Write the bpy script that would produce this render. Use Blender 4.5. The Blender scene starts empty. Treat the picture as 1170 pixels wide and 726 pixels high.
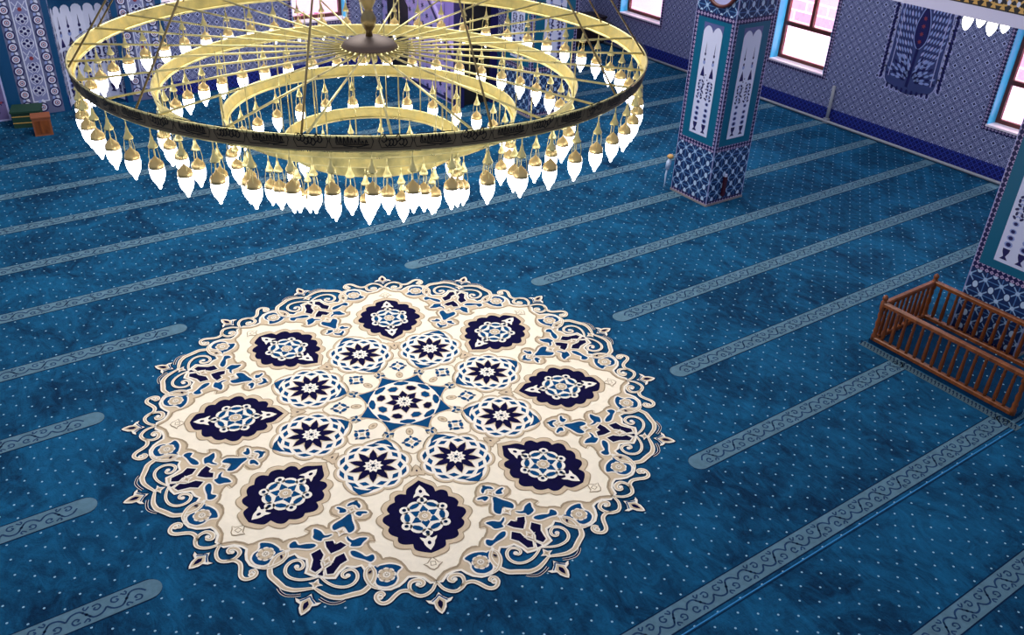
import bpy, bmesh, math, random
from mathutils import Vector, Matrix
PI = math.pi
random.seed(7)
C = bpy.context.scene.collection
sc = bpy.context.scene

# ------------------------------------------------------------------ camera
CAM_YAW, CAM_PITCH, CAM_ROLL, CAM_H = -0.62712, -0.54687, 0.045064, 5.367
cd = bpy.data.cameras.new('camera'); cam = bpy.data.objects.new('camera', cd); C.objects.link(cam)
cd.sensor_width = 36.0; cd.lens = 998.33 / 1170 * 36; cd.clip_start = .05; cd.clip_end = 200
cy_, sy_, cp_, sp_ = math.cos(CAM_YAW), math.sin(CAM_YAW), math.cos(CAM_PITCH), math.sin(CAM_PITCH)
fwd = Vector((-sy_ * cp_, cy_ * cp_, sp_)); rt = Vector((cy_, sy_, 0)); up = rt.cross(fwd)
r2 = math.cos(CAM_ROLL) * rt + math.sin(CAM_ROLL) * up
u2 = -math.sin(CAM_ROLL) * rt + math.cos(CAM_ROLL) * up
M = Matrix((r2, u2, -fwd)).transposed().to_4x4(); M.translation = Vector((0, 0, CAM_H))
cam.matrix_world = M
sc.camera = cam

# ------------------------------------------------------------------ world, lights, exposure
sc.view_settings.view_transform = 'Standard'; sc.view_settings.look = 'None'
sc.view_settings.exposure = 0.0; sc.view_settings.gamma = 1.0; sc.view_settings.use_curve_mapping = False
W = bpy.data.worlds.new('world'); sc.world = W; W.use_nodes = True
bg = W.node_tree.nodes['Background']; bg.inputs[0].default_value = (.74, .80, 1.0, 1); bg.inputs[1].default_value = .50
LAMP_EMIT = 11.0          # chandelier glass
def area(name, loc, target, sx, sy, power, col):
    l = bpy.data.lights.new(name, 'AREA'); l.shape = 'RECTANGLE'; l.size = sx; l.size_y = sy; l.energy = power; l.color = col
    o = bpy.data.objects.new(name, l); C.objects.link(o); o.location = loc
    o.rotation_euler = (Vector(target) - Vector(loc)).to_track_quat('-Z', 'Y').to_euler(); return o
area('aisle_fill_light', (12.3, 8.5, 3.66), (12.3, 8.5, 0), 3.6, 16, 230, (.92, .95, 1.0))  # unseen fill added under the gallery to brighten the side aisle
area('dome_daylight', (5.5, 11.5, 8.0), (5.5, 11.5, 0), 6, 6, 790, (1.0, .97, .93))
area('daylight_over_side_garden', (15.3, 11, 5.0), (18.2, 11, 1.2), 12, 1.0, 2200, (1.0, .90, .95))
area('daylight_over_front_garden', (6, 18.2, 5.0), (6, 20.6, 1.2), 12, 1.0, 1000, (1.0, .90, .96))

# ------------------------------------------------------------------ material helpers
def lin(c): return tuple(((v / 255) / 12.92 if v / 255 <= .04045 else ((v / 255 + .055) / 1.055) ** 2.4) for v in c) + (1,)
def mat(name, col, rough=.7, metal=0.0, **k):
    m = bpy.data.materials.new(name); m.use_nodes = True; b = m.node_tree.nodes['Principled BSDF']
    b.inputs['Base Color'].default_value = lin(col); b.inputs['Roughness'].default_value = rough; b.inputs['Metallic'].default_value = metal
    for a, v in k.items(): b.inputs[a.replace('_', ' ')].default_value = v
    return m
class X:
    """a scalar socket with arithmetic, for procedural patterns"""
    def __init__(s, nt, sock): s.nt, s.s = nt, sock
    def op(s, o, *b):
        n = s.nt.nodes.new('ShaderNodeMath'); n.operation = o; s.nt.links.new(s.s, n.inputs[0])
        for i, v in enumerate(b):
            if isinstance(v, X): s.nt.links.new(v.s, n.inputs[i + 1])
            else: n.inputs[i + 1].default_value = v
        return X(s.nt, n.outputs[0])
    def __add__(s, b): return s.op('ADD', b)
    def __sub__(s, b): return s.op('SUBTRACT', b)
    def __mul__(s, b): return s.op('MULTIPLY', b)
    def __truediv__(s, b): return s.op('DIVIDE', b)
    def neg(s): return s.op('MULTIPLY', -1.0)
    def abs(s): return s.op('ABSOLUTE')
    def lt(s, b): return s.op('LESS_THAN', b)
    def gt(s, b): return s.op('GREATER_THAN', b)
    def fr(s): return s.op('FRACT')
    def fl(s): return s.op('FLOOR')
    def mn(s, b): return s.op('MINIMUM', b)
    def mx(s, b): return s.op('MAXIMUM', b)
    def rt(s): return s.op('SQRT')
    def sin(s): return s.op('SINE')
def newmat(name, rough=.6, spec=.3):
    m = bpy.data.materials.new(name); m.use_nodes = True; nt = m.node_tree
    b = nt.nodes['Principled BSDF']; b.inputs['Roughness'].default_value = rough; b.inputs['Specular IOR Level'].default_value = spec
    tc = nt.nodes.new('ShaderNodeTexCoord'); sp = nt.nodes.new('ShaderNodeSeparateXYZ'); nt.links.new(tc.outputs['Object'], sp.inputs[0])
    return m, nt, b, tc, [X(nt, sp.outputs[i]) for i in range(3)]
def mixc(nt, f, a, b):
    n = nt.nodes.new('ShaderNodeMix'); n.data_type = 'RGBA'
    if isinstance(f, X): nt.links.new(f.s, n.inputs[0])
    else: n.inputs[0].default_value = f
    for i, v in ((6, a), (7, b)):
        if isinstance(v, tuple): n.inputs[i].default_value = v
        else: nt.links.new(v, n.inputs[i])
    return n.outputs[2]
def noise(nt, vec, scale, detail=4, rough=.6, dist=0.0, lo=.35, hi=.65, stretch=None):
    if stretch:
        mp = nt.nodes.new('ShaderNodeMapping'); mp.inputs['Scale'].default_value = stretch[:3]
        if len(stretch) > 3: mp.inputs['Rotation'].default_value = (0, 0, stretch[3])
        nt.links.new(vec, mp.inputs[0]); vec = mp.outputs[0]
    n = nt.nodes.new('ShaderNodeTexNoise'); n.inputs['Scale'].default_value = scale; n.inputs['Detail'].default_value = detail
    n.inputs['Roughness'].default_value = rough; n.inputs['Distortion'].default_value = dist; nt.links.new(vec, n.inputs['Vector'])
    r = nt.nodes.new('ShaderNodeMapRange'); r.inputs[1].default_value = lo; r.inputs[2].default_value = hi
    nt.links.new(n.outputs[0], r.inputs[0]); return X(nt, r.outputs[0])
def cell(u, p, ph=0.0): return ((u + ph) / p).fr() - .5

# carpet: mottled pile with a centred grid of small pale dots (none inside the medallion)
MC = (3.30, 6.34)
def carpet_mat(name, dots=True, dark=(4, 32, 60), light=(22, 95, 136)):
    m, nt, b, tc, (x, y, z) = newmat(name, .95, .1)
    n1 = noise(nt, tc.outputs['Object'], 1.1, 7, .72, .9, .40, .61)
    n2 = noise(nt, tc.outputs['Object'], 5.5, 6, .75, 1.9, .40, .64, (1, .5, 1, .5))
    n3 = noise(nt, tc.outputs['Object'], 60, 2, .6, 0, .2, .8)
    f = (n1 * .45 + n2 * .40 + n3 * .15)
    col = mixc(nt, f, lin(dark), lin(light))
    if dots:
        def g(ox, oy):
            a = cell(x, .25, ox) * .25; c = cell(y, .1846, oy) * .1846
            return (a * a + c * c).rt().lt(.0092)
        d = g(-.064 + .125, -4.217 + .0923).mx(g(-.064, -4.217))
        dx = x - MC[0]; dy = y - MC[1]
        d = d * (dx * dx + dy * dy).rt().gt(2.58)
        # no dots on or beside the row stripes
        s = (((y - 2.877) / 1.2 + .5).fr() - .5).abs().gt(.11)
        d = d * s
        col = mixc(nt, d, col, lin((140, 182, 206)))
    nt.links.new(col, b.inputs['Base Color'])
    bp = nt.nodes.new('ShaderNodeBump'); bp.inputs['Strength'].default_value = .35; bp.inputs['Distance'].default_value = .01
    nt.links.new((n2 * .5 + n3).s, bp.inputs['Height']); nt.links.new(bp.outputs[0], b.inputs['Normal'])
    return m
def pile_mat(name, col, amt=.12):
    m, nt, b, tc, (x, y, z) = newmat(name, .95, .1)
    n = noise(nt, tc.outputs['Object'], 9, 5, .7, .5, .3, .7)
    c2 = tuple(int(v * (1 - amt * 2)) for v in col)
    nt.links.new(mixc(nt, n, lin(c2), lin(col)), b.inputs['Base Color']); return m
def lattice_mat(name, ax, base=(84, 90, 130), ring=(206, 210, 230), dia=(22, 26, 74), per=.086, rough=.35):
    """wall tiles: dark diamonds in pale rings on a violet-blue lattice; ax = the two coordinates that run along the face"""
    m, nt, b, tc, xyz = newmat(name, rough, .4)
    u, v = xyz[ax[0]], xyz[ax[1]]
    P = per * 2
    a = cell(u, P).abs(); c = cell(v, P).abs(); s1 = a + c
    a2 = cell(u, P, per).abs(); c2 = cell(v, P, per).abs(); s2 = a2 + c2
    a3 = cell(u, per).abs(); c3 = cell(v, per).abs(); s3 = a3 + c3
    col = mixc(nt, (s3 - .5).abs().lt(.09), lin(base), lin((146, 150, 188)))
    col = mixc(nt, (a3 * a3 + c3 * c3).rt().lt(.11), col, lin((160, 164, 200)))
    col = mixc(nt, s2.lt(.17), col, lin((168, 172, 206)))
    col = mixc(nt, s2.lt(.085), col, lin((44, 46, 104)))
    col = mixc(nt, s1.lt(.29), col, lin(ring))
    col = mixc(nt, (a - c).abs().gt(.045) * s1.gt(.17) * s1.lt(.29), lin(base) if False else col, lin((176, 180, 222)))
    col = mixc(nt, s1.lt(.165), col, lin(dia))
    n = noise(nt, tc.outputs['Object'], 3, 3, .5, 0, .3, .7)
    col = mixc(nt, n * .12, col, lin(base))
    nt.links.new(col, b.inputs['Base Color']); return m
def pillar_tile_mat(name, ax, per=.19):
    m, nt, b, tc, xyz = newmat(name, .35, .4)
    u, v = xyz[ax[0]], xyz[ax[1]]
    a = cell(u, per, .0); c = cell(v, per, .0)
    d = (a.abs() - c.abs()).abs()
    r = (a * a + c * c * .55).rt()
    a2 = cell(u, per, per / 2); c2 = cell(v, per, per / 2); r2 = (a2 * a2 + c2 * c2).rt()
    col = mixc(nt, d.lt(.055), lin((22, 46, 92)), lin((136, 168, 206)))
    col = mixc(nt, (a2.abs().mn(c2.abs())).lt(.03), col, lin((76, 116, 166)))
    col = mixc(nt, r.lt(.23), col, lin((20, 44, 92)))
    col = mixc(nt, r.lt(.16), col, lin((176, 198, 224)))
    col = mixc(nt, r2.lt(.13), col, lin((160, 186, 218)))
    nt.links.new(col, b.inputs['Base Color']); return m
def strip_mat(name, axes, per=.06, base=(26, 24, 74), spot=(176, 158, 192)):
    """border strip: a chain of pale lozenges; the pattern runs along whichever axis the strip runs"""
    m, nt, b, tc, xyz = newmat(name, .35, .4)
    s = None
    t = xyz[axes[0]] + xyz[axes[1]]
    for q in axes:
        c = cell(xyz[q], per).abs(); s = c if s is None else s + c
    f = s.lt(.42)
    col = mixc(nt, f, lin(base), lin(spot)); col = mixc(nt, s.lt(.16), col, lin((84, 50, 98)))
    nt.links.new(col, b.inputs['Base Color']); return m
def dado_mat(name, ax):
    m, nt, b, tc, xyz = newmat(name, .35, .4)
    u, v = xyz[ax[0]], xyz[ax[1]]
    a = cell(u, .1).abs(); c = cell(v, .1).abs(); s = a + c
    col = mixc(nt, (s - .5).abs().lt(.10), lin((16, 20, 92)), lin((52, 66, 160)))
    col = mixc(nt, s.lt(.14), col, lin((44, 54, 150)))
    nt.links.new(col, b.inputs['Base Color']); return m
def brick_mat(name):
    m, nt, b, tc, xyz = newmat(name, .9, .1)
    cb = nt.nodes.new('ShaderNodeCombineXYZ'); nt.links.new((xyz[0] + xyz[1]).s, cb.inputs[0]); nt.links.new(xyz[2].s, cb.inputs[1])
    t = nt.nodes.new('ShaderNodeTexBrick'); nt.links.new(cb.outputs[0], t.inputs[0])
    t.inputs['Color1'].default_value = lin((204, 142, 156)); t.inputs['Color2'].default_value = lin((190, 124, 142)); t.inputs['Mortar'].default_value = lin((224, 188, 200))
    t.inputs['Scale'].default_value = 1.0; t.inputs['Brick Width'].default_value = .62; t.inputs['Row Height'].default_value = .25; t.inputs['Mortar Size'].default_value = .02
    nt.links.new(t.outputs[0], b.inputs['Base Color']); return m
def wood_mat(name, a=(128, 62, 22), c=(176, 92, 38)):
    m, nt, b, tc, xyz = newmat(name, .35, .5)
    n = noise(nt, tc.outputs['Object'], 14, 5, .6, .6, .3, .7, (1, 1, .15))
    nt.links.new(mixc(nt, n, lin(a), lin(c)), b.inputs['Base Color']); return m
def brass_mat(name, col, rough, bump=.0):
    m = mat(name, col, rough, 1.0); nt = m.node_tree; b = nt.nodes['Principled BSDF']
    tc = nt.nodes.new('ShaderNodeTexCoord'); n = noise(nt, tc.outputs['Object'], 7, 4, .6, .3, .3, .7)
    c2 = tuple(int(v * .82) for v in col)
    nt.links.new(mixc(nt, n, lin(c2), lin(col)), b.inputs['Base Color'])
    r = nt.nodes.new('ShaderNodeMapRange'); r.inputs[3].default_value = rough * .8; r.inputs[4].default_value = rough * 1.4
    nt.links.new(n.s, r.inputs[0]); nt.links.new(r.outputs[0], b.inputs['Roughness']); return m
def emit_mat(name, col, strength):
    m = bpy.data.materials.new(name); m.use_nodes = True; b = m.node_tree.nodes['Principled BSDF']
    b.inputs['Base Color'].default_value = lin(col); b.inputs['Emission Color'].default_value = lin(col); b.inputs['Emission Strength'].default_value = strength
    b.inputs['Roughness'].default_value = .3; return m
def glass_mat(name):
    m = bpy.data.materials.new(name); m.use_nodes = True; nt = m.node_tree; nt.nodes.clear()
    o = nt.nodes.new('ShaderNodeOutputMaterial'); t = nt.nodes.new('ShaderNodeBsdfTransparent'); g = nt.nodes.new('ShaderNodeBsdfGlossy')
    g.inputs['Roughness'].default_value = .02; mx = nt.nodes.new('ShaderNodeMixShader'); mx.inputs[0].default_value = .06
    nt.links.new(t.outputs[0], mx.inputs[1]); nt.links.new(g.outputs[0], mx.inputs[2]); nt.links.new(mx.outputs[0], o.inputs[0]); return m

MAT = dict(
    carpet=carpet_mat('blue_carpet'), step_carpet=carpet_mat('platform_carpet', True, (3, 34, 62), (8, 62, 98)),
    stripe=pile_mat('row_stripe_pile', (94, 128, 146), .08), stripe_line=pile_mat('row_stripe_scroll', (36, 66, 104)),
    cream=pile_mat('cream_pile', (252, 238, 212), .02), ivory=pile_mat('ivory_pile', (248, 238, 220), .02), beige=pile_mat('beige_pile', (220, 197, 164), .05),
    tan=pile_mat('tan_pile', (176, 154, 124), .06), navy=pile_mat('navy_pile', (14, 10, 58)), blue=pile_mat('blue_pile', (8, 74, 122), .1), edge=pile_mat('dark_edge_pile', (8, 40, 74)),
    wall_yz=lattice_mat('violet_tile_side', (1, 2)), wall_xz=lattice_mat('violet_tile_front', (0, 2)),
    dado_yz=dado_mat('navy_dado_side', (1, 2)), dado_xz=dado_mat('navy_dado_front', (0, 2)),
    tile_yz=pillar_tile_mat('pillar_tile_side', (1, 2)), tile_xz=pillar_tile_mat('pillar_tile_front', (0, 2)),
    teal=mat('teal_tile', (8, 92, 122), .35), teal2=mat('deep_blue_tile', (8, 68, 112), .35), strip_yz=strip_mat('lozenge_border_side', (1, 2)), strip_xz=strip_mat('lozenge_border_front', (0, 2)),
    white=mat('white_tile', (206, 208, 232), .35), lilac=mat('lilac_tile', (172, 172, 216), .35), ink=mat('navy_ink', (30, 26, 84), .35), midblue=mat('cornflower_ink', (140, 154, 206), .35),
    rose=mat('rose_ink', (134, 54, 66), .4), cyan=mat('cyan_reveal', (80, 206, 255), .4), sill=mat('marble_sill', (240, 225, 235), .3),
    frame=mat('brown_window_frame', (86, 36, 30), .45), glass=glass_mat('window_glass'), brick=brick_mat('pink_brick'), plaster=mat('pale_plaster', (240, 206, 224), .8),
    brass=brass_mat('polished_brass', (250, 234, 160), .30), brass_r=brass_mat('satin_brass', (252, 232, 150), .52), brass_s=brass_mat('aged_brass_stem', (176, 156, 112), .35), brass_d=mat('shaded_bronze_band', (122, 106, 80), .5, .45), bronze=mat('dark_bronze', (112, 94, 84), .55, .4),
    letter=mat('engraved_black', (22, 18, 16), .5, .4), lampcap=mat('satin_cap', (226, 194, 128), .42, .75), lamp=emit_mat('lit_glass', (246, 246, 255), LAMP_EMIT), lamp_side=emit_mat('lit_glass_side', (255, 252, 226), 7.0),
    wood=wood_mat('varnished_wood', (92, 44, 14), (148, 80, 32)), pipe=mat('grey_white_pipe', (150, 152, 160), .5), seam=mat('carpet_seam', (44, 128, 186), .9),
    gold=mat('gold_leaf', (206, 160, 84), .4), black=mat('black_ground', (22, 18, 22), .5), plinth=mat('stone_plinth', (136, 128, 128), .6), trimw=mat('white_moulding', (214, 208, 232), .5),
    darkwood=wood_mat('dark_wood', (20, 12, 14), (40, 26, 28)), green=mat('green_cloth', (14, 56, 40), .7), card=mat('brown_board', (138, 76, 44), .7), maroon=mat('maroon_plastic', (66, 18, 34), .4),
    soil=mat('dark_soil', (70, 54, 48), .9), pink=mat('pink_petals', (244, 96, 140), .7), leafg=mat('leaf_green', (64, 110, 60), .7), beech=mat('beech_knob', (206, 160, 96), .5), grey=mat('grey_fringe', (66, 92, 104), .9),
    purple=mat('lavender_marble', (178, 160, 222), .35), clothw=mat('pale_plastic', (190, 206, 232), .4),
)

# ------------------------------------------------------------------ mesh helpers
class MB:
    def __init__(s): s.v = []; s.f = []; s.m = []; s.mats = []; s.sm = []
    def mi(s, m):
        if m not in s.mats: s.mats.append(m)
        return s.mats.index(m)
    def add(s, vs, fs, m, smooth=False):
        o = len(s.v); s.v += [tuple(p) for p in vs]; k = s.mi(m)
        for f in fs: s.f.append(tuple(i + o for i in f)); s.m.append(k); s.sm.append(smooth)
        return s
    def box(s, x0, x1, y0, y1, z0, z1, m):
        vs = [(x, y, z) for x in (x0, x1) for y in (y0, y1) for z in (z0, z1)]
        return s.add(vs, [(0, 1, 3, 2), (4, 6, 7, 5), (0, 4, 5, 1), (2, 3, 7, 6), (0, 2, 6, 4), (1, 5, 7, 3)], m)
    def tube(s, pts, r, m, n=8, cap=True):
        pts = [Vector(p) for p in pts]; rs = r if isinstance(r, (list, tuple)) else [r] * len(pts); vs = []; prev = None
        for i, p in enumerate(pts):
            t = (pts[min(i + 1, len(pts) - 1)] - pts[max(i - 1, 0)]).normalized()
            a = Vector((0, 0, 1)) if abs(t.z) < .9 else Vector((1, 0, 0))
            if prev is not None: a = prev
            b = t.cross(a).normalized(); a = b.cross(t).normalized(); prev = a
            for k in range(n):
                q = 2 * PI * k / n; vs.append(p + rs[i] * (math.cos(q) * a + math.sin(q) * b))
        fs = [(i * n + k, i * n + (k + 1) % n, (i + 1) * n + (k + 1) % n, (i + 1) * n + k) for i in range(len(pts) - 1) for k in range(n)]
        if cap: fs += [tuple(range(n))[::-1], tuple(range((len(pts) - 1) * n, len(pts) * n))]
        return s.add(vs, fs, m, True)
    def lathe(s, prof, m, n=16, c=(0, 0, 0), cap=True):
        vs = [(c[0] + r * math.cos(2 * PI * k / n), c[1] + r * math.sin(2 * PI * k / n), c[2] + z) for r, z in prof for k in range(n)]
        fs = [(i * n + k, i * n + (k + 1) % n, (i + 1) * n + (k + 1) % n, (i + 1) * n + k) for i in range(len(prof) - 1) for k in range(n)]
        if cap: fs += [tuple(range(n))[::-1], tuple(range((len(prof) - 1) * n, len(prof) * n))]
        return s.add(vs, fs, m, True)
    def build(s, name, parent=None, loc=None, rotz=0.0):
        me = bpy.data.meshes.new(name); me.from_pydata(s.v, [], s.f)
        for m in s.mats: me.materials.append(m)
        me.polygons.foreach_set('material_index', s.m); me.polygons.foreach_set('use_smooth', s.sm); me.update()
        o = bpy.data.objects.new(name, me); C.objects.link(o)
        if parent: o.parent = parent
        if loc: o.location = loc
        o.rotation_euler.z = rotz
        return o
def tag(o, label=None, cat=None, group=None, kind=None):
    if label: o['label'] = label
    if cat: o['category'] = cat
    if group: o['group'] = group
    if kind: o['kind'] = kind
    return o
def thing(name, loc, label, cat, group=None, rotz=0.0):
    o = bpy.data.objects.new(name, None); o.empty_display_size = .1; C.objects.link(o); o.location = loc; o.rotation_euler.z = rotz
    return tag(o, label, cat, group)
def smooth(pts, n=4, closed=False):
    P = [Vector((p[0], p[1], 0)) for p in pts]; out = []; L = len(P); R = range(L if closed else L - 1)
    for i in R:
        p0 = P[(i - 1) % L] if closed or i > 0 else P[0]; p1 = P[i]; p2 = P[(i + 1) % L]; p3 = P[(i + 2) % L] if closed or i + 2 < L else P[-1]
        for k in range(n):
            t = k / n
            q = .5 * ((2 * p1) + (p2 - p0) * t + (2 * p0 - 5 * p1 + 4 * p2 - p3) * t * t + (3 * p1 - p0 - 3 * p2 + p3) * t ** 3)
            out.append((q.x, q.y))
    if not closed: out.append((P[-1].x, P[-1].y))
    return out
class Orn:
    """flat ornament inlaid on a face: polygons and strokes stacked in hair-thin levels"""
    def __init__(s, step=.0006): s.step = step; s.items = []
    def poly(s, pts, m, lv): s.items.append((list(pts), [tuple(range(len(pts)))], m, lv)); return s
    def stroke(s, pts, w, m, lv, closed=False):
        L = len(pts); vs = []
        for i, p in enumerate(pts):
            a = pts[(i - 1) % L] if (closed or i > 0) else p; b = pts[(i + 1) % L] if (closed or i < L - 1) else p
            dx, dy = b[0] - a[0], b[1] - a[1]; l = math.hypot(dx, dy) or 1; ww = w(i / max(1, L - 1)) if callable(w) else w
            nx, ny = -dy / l * ww / 2, dx / l * ww / 2
            vs += [(p[0] + nx, p[1] + ny), (p[0] - nx, p[1] - ny)]
        fs = [(2 * i, 2 * i + 1, 2 * i + 3, 2 * i + 2) for i in range(L - 1)]
        if closed: fs.append((2 * L - 2, 2 * L - 1, 1, 0))
        s.items.append((vs, fs, m, lv)); return s
    def disc(s, c, r, m, lv, n=14, ry=None, rot=0.0):
        ry = ry or r; cr, sr = math.cos(rot), math.sin(rot)
        return s.poly([(c[0] + r * math.cos(2 * PI * k / n) * cr - ry * math.sin(2 * PI * k / n) * sr, c[1] + r * math.cos(2 * PI * k / n) * sr + ry * math.sin(2 * PI * k / n) * cr) for k in range(n)], m, lv)
    def star(s, c, r1, r2, n, m, lv, rot=0.0):
        return s.poly([(c[0] + (r1 if k % 2 == 0 else r2) * math.cos(rot + PI * k / n), c[1] + (r1 if k % 2 == 0 else r2) * math.sin(rot + PI * k / n)) for k in range(2 * n)], m, lv)
    def put(s, mb, O, U, V, N, xf=None):
        """write into mb; face origin O, axes U, V, outward normal N; xf maps 2-d points first"""
        O, U, V, N = map(Vector, (O, U, V, N))
        for vs, fs, m, lv in s.items:
            q = [xf(p) for p in vs] if xf else vs
            P = [O + U * p[0] + V * p[1] + N * (s.step * lv) for p in q]
            # make every face point along N
            out = []
            for f in fs:
                if len(f) < 3: continue
                a = 0.0
                for i in range(len(f)):
                    p, r = q[f[i]], q[f[(i + 1) % len(f)]]; a += p[0] * r[1] - r[0] * p[1]
                flip = (a > 0) != (U.cross(V).dot(N) > 0)
                out.append(f[::-1] if flip else f)
            mb.add(P, out, m)
        return mb

# ================================================================== STRUCTURE
MED = {"field":[[2.364,0.0],[2.327,-0.025],[2.275,-0.075],[2.249,-0.136],[2.24,-0.185],[2.211,-0.21],[2.165,-0.226],[2.111,-0.256],[2.074,-0.295],[2.054,-0.336],[2.054,-0.373],[2.061,-0.395],[2.012,-0.412],[1.971,-0.444],[1.965,-0.459],[1.909,-0.49],[1.867,-0.499],[1.844,-0.484],[1.851,-0.44],[1.794,-0.45],[1.756,-0.483],[1.738,-0.534],[1.742,-0.572],[1.731,-0.589],[1.69,-0.556],[1.636,-0.563],[1.583,-0.583],[1.586,-0.552],[1.592,-0.499],[1.571,-0.459],[1.528,-0.44],[1.486,-0.459],[1.472,-0.473],[1.421,-0.476],[1.36,-0.502],[1.324,-0.538],[1.32,-0.547]],"zone":[[2.367,0.0],[2.37,-0.046],[2.307,-0.094],[2.28,-0.162],[2.28,-0.212],[2.321,-0.249],[2.357,-0.293],[2.38,-0.359],[2.371,-0.428],[2.331,-0.493],[2.295,-0.528],[2.216,-0.548],[2.147,-0.54],[2.095,-0.564],[2.104,-0.615],[2.084,-0.684],[2.136,-0.743],[2.191,-0.775],[2.181,-0.83],[2.158,-0.894]],"b1":[[2.123,-0.466],[2.14,-0.443],[2.126,-0.416],[2.123,-0.344],[2.143,-0.289],[2.174,-0.255],[2.206,-0.287],[2.245,-0.302],[2.283,-0.299],[2.329,-0.325],[2.346,-0.369],[2.346,-0.404],[2.323,-0.451],[2.288,-0.465],[2.243,-0.46],[2.207,-0.45],[2.168,-0.456]],"b2":[[1.933,-0.641],[1.932,-0.609],[1.969,-0.561],[2.011,-0.521],[1.996,-0.469],[2.043,-0.457],[2.073,-0.49],[2.039,-0.538],[2.002,-0.607],[1.971,-0.637]],"b3":[[1.764,-0.662],[1.811,-0.621],[1.794,-0.561],[1.806,-0.497],[1.85,-0.536],[1.887,-0.565],[1.876,-0.637],[1.842,-0.631],[1.806,-0.658]],"b4":[[1.513,-0.627],[1.518,-0.613],[1.584,-0.609],[1.662,-0.594],[1.704,-0.605],[1.723,-0.643],[1.68,-0.663],[1.636,-0.678]],"b5":[[1.366,-0.566],[1.358,-0.559],[1.411,-0.529],[1.448,-0.542],[1.407,-0.565],[1.401,-0.581]],"b6":[[1.508,-0.578],[1.483,-0.55],[1.498,-0.483],[1.518,-0.483],[1.519,-0.519],[1.545,-0.541]],"n1":[[1.841,-0.763],[1.815,-0.716],[1.859,-0.671],[1.897,-0.721],[1.928,-0.799]],"n2":[[2.01,-0.778],[1.974,-0.762],[1.943,-0.695],[2.023,-0.673],[2.058,-0.731],[2.117,-0.77],[2.144,-0.786],[2.144,-0.835],[2.08,-0.842],[2.054,-0.802]],"n3":[[2.096,-0.868],[2.15,-0.866],[2.158,-0.894]],"fl":[[2.011,-0.833],[2.233,-0.925],[1.704,-0.706],[1.459,-0.604]],"flD":[2.231,-0.377],"t1":[[2.446,-0.446],[2.426,-0.414],[2.4,-0.434],[2.411,-0.466],[2.449,-0.478],[2.493,-0.457],[2.51,-0.421],[2.495,-0.378],[2.443,-0.324],[2.416,-0.279],[2.422,-0.223],[2.461,-0.186],[2.488,-0.141],[2.48,-0.091],[2.444,-0.043],[2.394,-0.014],[2.367,0.0]],"t2":[[2.467,-0.18],[2.406,-0.213],[2.352,-0.207],[2.328,-0.177],[2.327,-0.133],[2.351,-0.105],[2.376,-0.107],[2.39,-0.131],[2.371,-0.146]],"r5":[[2.091,-0.506],[2.171,-0.467],[2.241,-0.472],[2.3,-0.501],[2.343,-0.54],[2.371,-0.58],[2.381,-0.643],[2.391,-0.706],[2.395,-0.753],[2.373,-0.82],[2.332,-0.872],[2.293,-0.911],[2.265,-0.938]],"r9":[[2.106,-0.483],[2.149,-0.53],[2.218,-0.543],[2.286,-0.524],[2.339,-0.487],[2.369,-0.427]],"r6":[[2.153,-0.892],[2.219,-0.846],[2.272,-0.786],[2.297,-0.712],[2.282,-0.648],[2.233,-0.608],[2.173,-0.605],[2.129,-0.637],[2.129,-0.683],[2.158,-0.717],[2.189,-0.715],[2.203,-0.692],[2.187,-0.676]],"r8":[[2.371,-0.901],[2.409,-0.862],[2.44,-0.81],[2.44,-0.756],[2.423,-0.71]],"eye":[2.183,-0.504],"leaf":[[2.351,-0.703],[2.35,-0.641],[2.356,-0.586],[2.385,-0.623],[2.408,-0.686],[2.408,-0.754]],"pend":[[2.471,0.0],[2.515,-0.026],[2.545,-0.066],[2.535,-0.106],[2.568,-0.086],[2.586,-0.047],[2.622,-0.043],[2.662,-0.021],[2.683,0.0]],"pch":[[2.507,0.0],[2.538,-0.019],[2.567,-0.054]],"pnav":[[2.553,0.0],[2.579,-0.014],[2.606,-0.011],[2.636,0.0]],"nav":[[1.183,0.0],[1.237,-0.052],[1.289,-0.112],[1.348,-0.13],[1.34,-0.177],[1.37,-0.223],[1.429,-0.235],[1.459,-0.275],[1.514,-0.302],[1.563,-0.292],[1.596,-0.336],[1.652,-0.345],[1.716,-0.307],[1.757,-0.313],[1.806,-0.293],[1.846,-0.25],[1.895,-0.244],[1.93,-0.203],[1.943,-0.135],[1.997,-0.123],[2.03,-0.073],[2.064,0.0]],"orn":[[2.114,0.0],[2.137,-0.018],[2.171,-0.041],[2.175,-0.071],[2.195,-0.045],[2.222,-0.027],[2.238,0.0]],"curl":[[1.129,0.0],[1.102,-0.01],[1.117,-0.062],[1.066,-0.071],[1.055,-0.042],[0.992,-0.018],[0.974,0.0]]}
floor = MB().box(-6, 14.62, -2.5, 17.28, -.2, 0, MAT['carpet']).build('floor'); tag(floor, kind='structure')

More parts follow.
